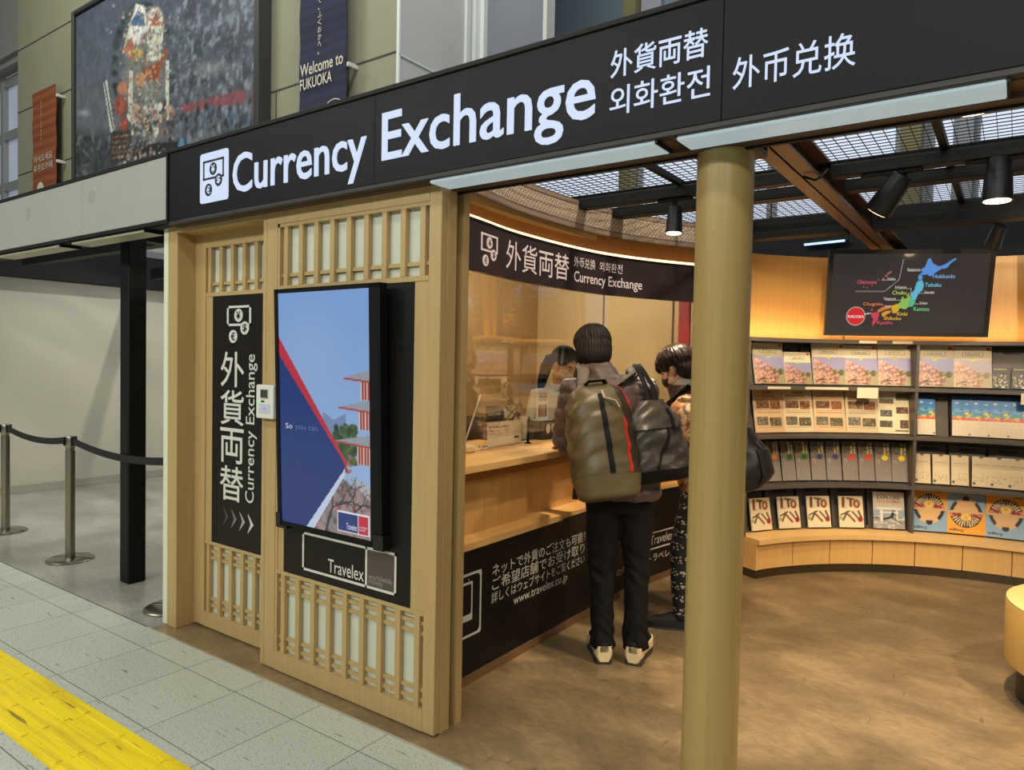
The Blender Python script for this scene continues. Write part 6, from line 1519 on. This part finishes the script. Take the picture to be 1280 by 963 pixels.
# --- customer half hidden by the column
PB, RB = (-1.425, 3.95, 0), math.radians(105)
Bp = thing('person', 'person in brown camouflage jacket with black face mask, half hidden by the wooden column', 'person', PB, RB)
JB = dict(hip=(0, 0.0, 0.86), chest=(0, 0.06, 1.15), neck=(0, 0.115, 1.335), head=(0, 0.185, 1.485), _head=(-0.30, -0.42, 0.0),
          sh_l=(-0.165, 0.09, 1.27), el_l=(-0.235, 0.16, 1.02), wr_l=(-0.15, 0.385, 1.045), _hand_l=(0.25, 1, 0),
          sh_r=(0.165, 0.09, 1.27), el_r=(0.235, 0.16, 1.02), wr_r=(0.12, 0.385, 1.045), _hand_r=(-0.2, 1, 0),
          hj_l=(-0.085, 0.02, 0.82), kn_l=(-0.085, 0.12, 0.455), an_l=(-0.08, 0.10, 0.085), _toe_l=(-0.1, 1, 0),
          hj_r=(0.085, -0.01, 0.82), kn_r=(0.09, 0.02, 0.455), an_r=(0.09, -0.06, 0.085), _toe_r=(0.15, 1, 0))
bo, HB = body(Bp, JB)
eyes(HB, Bp)
hairdo('hair', HB, [((0, -0.012, 0.045), (0.088, 0.106, 0.088)), ((0, -0.055, -0.02), (0.078, 0.058, 0.078)), ((0, 0.066, 0.052), (0.070, 0.042, 0.046)), ((0, 0.094, 0.030), (0.056, 0.018, 0.030)), ((0.068, 0.02, 0.03), (0.018, 0.052, 0.036)), ((-0.068, 0.02, 0.03), (0.018, 0.052, 0.036))], mat('streaked hair', (44, 32, 24), 0.3, noise=(45, 0.7), stretch=(1, 1, 0.15), spec=0.3), Bp, 0.0015, 30, (), (48, 2.0, 1.75, 1.35, 6))
def face_mask(HM, m, parent):
    b = MB(); b.ell((0, 0.042, -0.058), (0.060, 0.066, 0.050), HM); b.ell((0, 0.090, -0.050), (0.026, 0.024, 0.034), HM)
    o = fused('face_mask', b, 0.005, m, parent, 3)
    for s in (1, -1):
        b = MB(); b.tube([HM @ Vector((s * 0.058, 0.045, -0.035)), HM @ Vector((s * 0.072, 0.012, -0.005)), HM @ Vector((s * 0.082, -0.022, -0.002)), HM @ Vector((s * 0.082, -0.026, -0.03)), HM @ Vector((s * 0.070, 0.0, -0.06)), HM @ Vector((s * 0.056, 0.04, -0.075))], 0.002, 6)
        b.obj('ear_loop', m, o, space='local')
    return o
face_mask(HB, mat('black mask', (22, 20, 20), 0.7), Bp)
def camo():
    m, nt, b = nodes_of('camouflage'); tc = nt.nodes.new('ShaderNodeTexCoord')
    n = nt.nodes.new('ShaderNodeTexNoise'); n.inputs['Scale'].default_value = 15; n.inputs['Detail'].default_value = 3; n.inputs['Distortion'].default_value = 1.2
    nt.links.new(tc.outputs['Object'], n.inputs['Vector']); r = nt.nodes.new('ShaderNodeValToRGB'); r.color_ramp.interpolation = 'CONSTANT'
    e = r.color_ramp.elements; e[0].position, e[0].color = 0.0, (*rgb(92, 62, 42), 1); e[1].position, e[1].color = 0.42, (*rgb(160, 108, 66), 1)
    for p_, c in ((0.5, (200, 150, 100)), (0.57, (122, 92, 60)), (0.63, (216, 184, 136))): k = e.new(p_); k.color = (*rgb(*c), 1)
    nt.links.new(n.outputs['Fac'], r.inputs[0]); nt.links.new(r.outputs[0], b.inputs['Base Color']); b.inputs['Roughness'].default_value = 0.4; MATS['camouflage'] = m; return m
jacket(Bp, JB, camo(), 0.0, 0.76, (0.13, 0.010), sleeve=(0.08, 0.086, 0.080, 0.072, 0.064, 0.048), collar=0.02)
b = MB(); nB = Vector(JB['neck']); tB = (Vector(JB['head']) - nB).normalized()
b.loft([ring(nB - Vector((0, 0, 0.03)), 0.100, 0.100), ring(nB + tB * 0.05, 0.095, 0.10), ring(nB + tB * 0.06, 0.085, 0.09), ring(nB, 0.08, 0.08)]); b.obj('collar', mat('dark brown fleece', (74, 48, 34), 0.9, bump=(120, 0.5)), Bp, space='local', smooth=60)
b = MB(); b.loft([ring(nB + tB * 0.03, 0.076, 0.084), ring(nB + tB * 0.085, 0.074, 0.084), ring(nB + tB * 0.10, 0.066, 0.074), ring(nB + tB * 0.06, 0.060, 0.064)]); b.obj('hood', mat('pale hoodie', (196, 178, 158), 0.8), Bp, space='local', smooth=60)
def nordic():
    m, nt, b = nodes_of('nordic knit'); tc = nt.nodes.new('ShaderNodeTexCoord')
    w1 = nt.nodes.new('ShaderNodeTexWave'); w1.bands_direction = 'Z'; w1.inputs['Scale'].default_value = 4.2
    v = nt.nodes.new('ShaderNodeTexVoronoi'); v.inputs['Scale'].default_value = 62
    mp = nt.nodes.new('ShaderNodeMapping'); mp.inputs['Scale'].default_value = (0.8, 0.8, 1.0)
    nt.links.new(tc.outputs['Object'], w1.inputs['Vector']); nt.links.new(tc.outputs['Object'], mp.inputs[0]); nt.links.new(mp.outputs[0], v.inputs['Vector'])
    g = nt.nodes.new('ShaderNodeMath'); g.operation = 'LESS_THAN'; g.inputs[1].default_value = 0.36; nt.links.new(v.outputs['Distance'], g.inputs[0])
    h = nt.nodes.new('ShaderNodeMath'); h.operation = 'GREATER_THAN'; h.inputs[1].default_value = 0.42; nt.links.new(w1.outputs['Fac'], h.inputs[0])
    x = nt.nodes.new('ShaderNodeMath'); x.operation = 'MULTIPLY'; nt.links.new(g.outputs[0], x.inputs[0]); nt.links.new(h.outputs[0], x.inputs[1])
    mx = nt.nodes.new('ShaderNodeMix'); mx.data_type = 'RGBA'; mx.inputs[6].default_value = (*rgb(26, 24, 26), 1); mx.inputs[7].default_value = (*rgb(176, 164, 150), 1)
    nt.links.new(x.outputs[0], mx.inputs[0]); nt.links.new(mx.outputs[2], b.inputs['Base Color']); b.inputs['Roughness'].default_value = 0.9; return m
trousers(Bp, JB, nordic(), [0.096, 0.086, 0.066, 0.064, 0.056, 0.052], -0.022, 0.002)
shoe(Bp, JB['an_l'], JB['_toe_l'], M_bshoe, mat('black sole', (32, 30, 30), 0.6), L=0.27, sole_h=0.03)
shoe(Bp, JB['an_r'], JB['_toe_r'], M_bshoe, MATS['black sole'], L=0.27, sole_h=0.03)
bag3 = thing('backpack', 'plain black backpack showing right of the wooden column', 'backpack', PB, RB)
K3 = Pack((0.0, -0.165, 0.80), (0.0, -0.10, 1.235), (1, 0, 0), [(0.0, 0.10, 0.10), (0.04, 0.14, 0.15), (0.2, 0.158, 0.205), (0.5, 0.15, 0.19), (0.8, 0.12, 0.12), (1.0, 0.06, 0.045)], pw=2.5)
M_bpack = mat('black nylon', (27, 25, 25), 0.45, bump=(14, 0.25))
K3.shell('main_body', M_bpack, bag3, lambda p, t: 0.004 * math.sin(t * 19 + 2.4 * math.sin(p * 2.7)))
K3.patch('front_pocket', mat('black nylon pocket', (34, 31, 30), 0.4, bump=(14, 0.2)), bag3, lambda t: 0.75, lambda t: 2.4, 0.10, 0.52, 0.012, 20, 12)
K3.patch('zip', mat('grey zip', (62, 58, 56), 0.5), bag3, lambda t: 0.4, lambda t: 2.74, 0.80, 0.825, 0.004, 20, 2)
b = MB(); b.tube([K3.S(2.2, 0.62, 0.012), K3.S(2.2, 0.54, 0.016)], 0.005, 8, True); b.obj('zip_pull', MATS['grey zip'], bag3, space='local', smooth=50)
for sx in (-1, 1):
    x = sx * 0.115
    b = MB(); b.tube([(x * 0.6, -0.11, 1.20), (x, 0.0, 1.34), (x, 0.10, 1.385), (x + sx * 0.01, 0.21, 1.28), (x + sx * 0.05, 0.235, 1.12), (x + sx * 0.085, 0.14, 0.98), (x + sx * 0.06, -0.10, 0.88)], [0.02, 0.026, 0.028, 0.026, 0.022, 0.014, 0.012], 12, flat=(1.1, 0.34)); b.obj('shoulder_strap', M_strap, bag3, space='local', smooth=60)

# --- clerk behind the glass
PC, RC = (-2.63, 4.28, 0), math.radians(-128)
Cp = thing('person', 'clerk with black ponytail and pale face mask in a white blouse behind the glass', 'person', PC, RC)
JC = dict(hip=(0, 0, 0.86), chest=(0, 0.03, 1.15), neck=(0, 0.055, 1.335), head=(0, 0.10, 1.49), _head=(0.55, -0.42, 0.0),
          sh_l=(-0.165, 0.04, 1.27), el_l=(-0.225, 0.06, 1.03), wr_l=(-0.12, 0.20, 1.06), _hand_l=(0.5, 1, -0.1),
          sh_r=(0.165, 0.04, 1.27), el_r=(0.225, 0.06, 1.03), wr_r=(0.12, 0.20, 1.06), _hand_r=(-0.5, 1, -0.1),
          hj_l=(-0.08, 0, 0.82), kn_l=(-0.085, 0.02, 0.455), an_l=(-0.085, 0, 0.085), _toe_l=(-0.1, 1, 0),
          hj_r=(0.08, 0, 0.82), kn_r=(0.085, 0.02, 0.455), an_r=(0.085, 0, 0.085), _toe_r=(0.1, 1, 0))
bo, HC = body(Cp, JC)
eyes(HC, Cp)
hairdo('hair', HC, [((0, -0.018, 0.044), (0.081, 0.096, 0.086)), ((0, -0.058, 0.0), (0.072, 0.05, 0.066)), ((0.064, 0.005, 0.035), (0.016, 0.05, 0.036)), ((-0.064, 0.005, 0.035), (0.016, 0.05, 0.036))], M_hair, Cp, 0.002, 40,
       [([(0, -0.10, 0.02), (0, -0.135, -0.01), (0.0, -0.14, -0.09), (0.0, -0.125, -0.20), (0, -0.12, -0.27)], [0.022, 0.034, 0.040, 0.032, 0.014])])
face_mask(HC, mat('pale mask', (222, 208, 180), 0.7), Cp)
jacket(Cp, JC, mat('white blouse', (206, 196, 176), 0.8), -0.03, 0.80, (0.2, 0.003), sleeve=(0.065, 0.066, 0.058, 0.05, 0.045, 0.036), collar=0.015)
trousers(Cp, JC, mat('navy trousers', (34, 36, 48), 0.7), [0.092, 0.082, 0.066, 0.062, 0.06, 0.06], 0.0, 0.002)
for s in ('l', 'r'): shoe(Cp, JC['an_' + s], JC['_toe_' + s], M_bshoe, MATS['black sole'], L=0.25, W=0.046, sole_h=0.022)
# ---------------------------------------------------------------- camera
def camera():
    yaw, pit, rol = 0.616531992, -0.0319859073, 0.0193901656
    cy, sy = math.cos(yaw), math.sin(yaw)
    f = Vector((-sy * math.cos(pit), cy * math.cos(pit), math.sin(pit))); r = Vector((cy, sy, 0)); u = r.cross(f)
    c, s = math.cos(rol), math.sin(rol)
    r2 = r * c + u * s; u2 = u * c - r * s
    cam = bpy.data.cameras.new('camera'); o = bpy.data.objects.new('camera', cam); COL.objects.link(o)
    M = Matrix((r2, u2, -f)).transposed().to_4x4(); M.translation = (0, 0, 1.5)
    o.matrix_world = M
    cam.sensor_fit = 'HORIZONTAL'; cam.sensor_width = 36.0; cam.lens = 36.0 * 888.680318 / 1280
    cam.clip_start = 0.05; cam.clip_end = 200
    SC.camera = o
camera()

# ---------------------------------------------------------------- light
def area(name, loc, size, power, color, aim=None, sy=None):
    l = bpy.data.lights.new(name, 'AREA'); l.energy = power; l.color = color; l.shape = 'RECTANGLE' if sy else 'SQUARE'; l.size = size
    if sy: l.size_y = sy
    o = bpy.data.objects.new(name, l); COL.objects.link(o); o.location = loc
    d = (Vector(aim) - Vector(loc)) if aim else Vector((0, 0, -1))
    o.rotation_euler = d.to_track_quat('-Z', 'Y').to_euler(); return o
def spotl(name, loc, aim, power, color, ang=60, blend=0.6, r=0.03):
    l = bpy.data.lights.new(name, 'SPOT'); l.energy = power; l.color = color; l.spot_size = math.radians(ang); l.spot_blend = blend; l.shadow_soft_size = r
    o = bpy.data.objects.new(name, l); COL.objects.link(o); o.location = loc
    o.rotation_euler = (Vector(aim) - Vector(loc)).to_track_quat('-Z', 'Y').to_euler(); return o
def pointl(name, loc, power, color, r=0.1):
    l = bpy.data.lights.new(name, 'POINT'); l.energy = power; l.color = color; l.shadow_soft_size = r
    o = bpy.data.objects.new(name, l); COL.objects.link(o); o.location = loc; return o
w = bpy.data.worlds.new('hall air'); SC.world = w; w.use_nodes = True
w.node_tree.nodes['Background'].inputs[0].default_value = (0.92, 0.97, 1.0, 1); w.node_tree.nodes['Background'].inputs[1].default_value = 0.14
COOL = (0.97, 1.0, 0.92); WARM = (1.0, 0.79, 0.53); WARM2 = (1.0, 0.87, 0.68)
# area lamps of the station hall; added ones are marked
for x in (-9.0, -4.5, 0.0, 4.0):
    area('hall_area_light', (x, -1.2, 6.0), 2.4, 78, COOL, None, 0.6)
    area('hall_area_light', (x, -6.0, 5.6), 2.4, 165, COOL, (x, 0, 2.2), 0.6)  # unseen row added far out to brighten the facade
area('hall_area_light', (-12.5, 1.5, 10.5), 4.0, 320, COOL, (-12.5, 6.5, 6.5), 1.2)  # unseen lamp added to brighten the upper beige wall
area('hall_area_light', (-3.6, 4.0, 10.5), 3.0, 300, (1, 1, 1), (-6.4, 7.4, 6.0), 1.2)  # unseen lamp added to brighten the pale return wall
area('side_luminaire', (-6.2, 4.6, 2.34), 1.2, 34, (1.0, 1.0, 0.93), (-7.4, 4.3, 0), 0.3)
spotl('added_flood', (-4.6, 5.2, 5.6), (-8.4, 4.2, 0.6), 620, (1.0, 1.0, 0.94), 62, 0.5, 0.06)  # unseen lamp added to throw beam shadows on the side wall
# warm shop lamps: the spotlights that show, plus unseen spots added for rack, floor and counter
spotl('spot_lamp', (-1.60, 3.81, 2.22), (-1.62, 3.75, 0), 105, WARM, 70)
spotl('spot_lamp', (-0.59, 3.92, 2.26), (-1.4, 5.6, 1.1), 104.0, WARM, 70)
spotl('spot_lamp', (-0.095, 3.80, 2.24), (-0.1, 3.75, 0), 150, WARM, 74)
spotl('spot_lamp', (-0.17, 5.38, 2.26), (-0.5, 6.1, 1.0), 33.8, WARM, 80)
spotl('spot_lamp', (0.5, 3.8, 2.30), (0.0, 6.2, 1.2), 117.0, WARM, 70)
spotl('spot_lamp', (0.9, 3.0, 2.30), (-0.2, 3.6, 0), 170, WARM, 80)
spotl('spot_lamp', (-1.05, 4.4, 2.34), (-1.35, 5.4, 1.0), 78.0, WARM, 76)
spotl('spot_lamp', (-0.153, 2.90, 2.38), (-0.2, 2.95, 0), 95, WARM2, 90)
spotl('spot_lamp', (-1.35, 2.7, 2.36), (-2.1, 3.2, 0.8), 44.2, WARM, 74)
spotl('added_flood', (0.6, 4.4, 5.2), (-2.2, 3.6, 2.4), 420, (1.0, 0.95, 0.86), 46, 0.7, 0.15)  # unseen lamp added to brighten the fascia lattice band
# booth
pointl('booth_lamp', (-3.1, 3.0, 2.2), 20, WARM2, 0.12)
pointl('booth_lamp', (-2.9, 4.6, 2.2), 26, WARM2, 0.12)
SC.view_settings.view_transform = 'Standard'; SC.view_settings.look = 'None'; SC.view_settings.gamma = 1.0
SC.view_settings.use_curve_mapping = False; SC.view_settings.exposure = 0.0
SC.cycles.max_bounces = 8; SC.cycles.transparent_max_bounces = 16; SC.cycles.caustics_reflective = False; SC.cycles.caustics_refractive = False
SC.cycles.use_denoising = True
SC.cycles.sample_clamp_indirect = 4.0
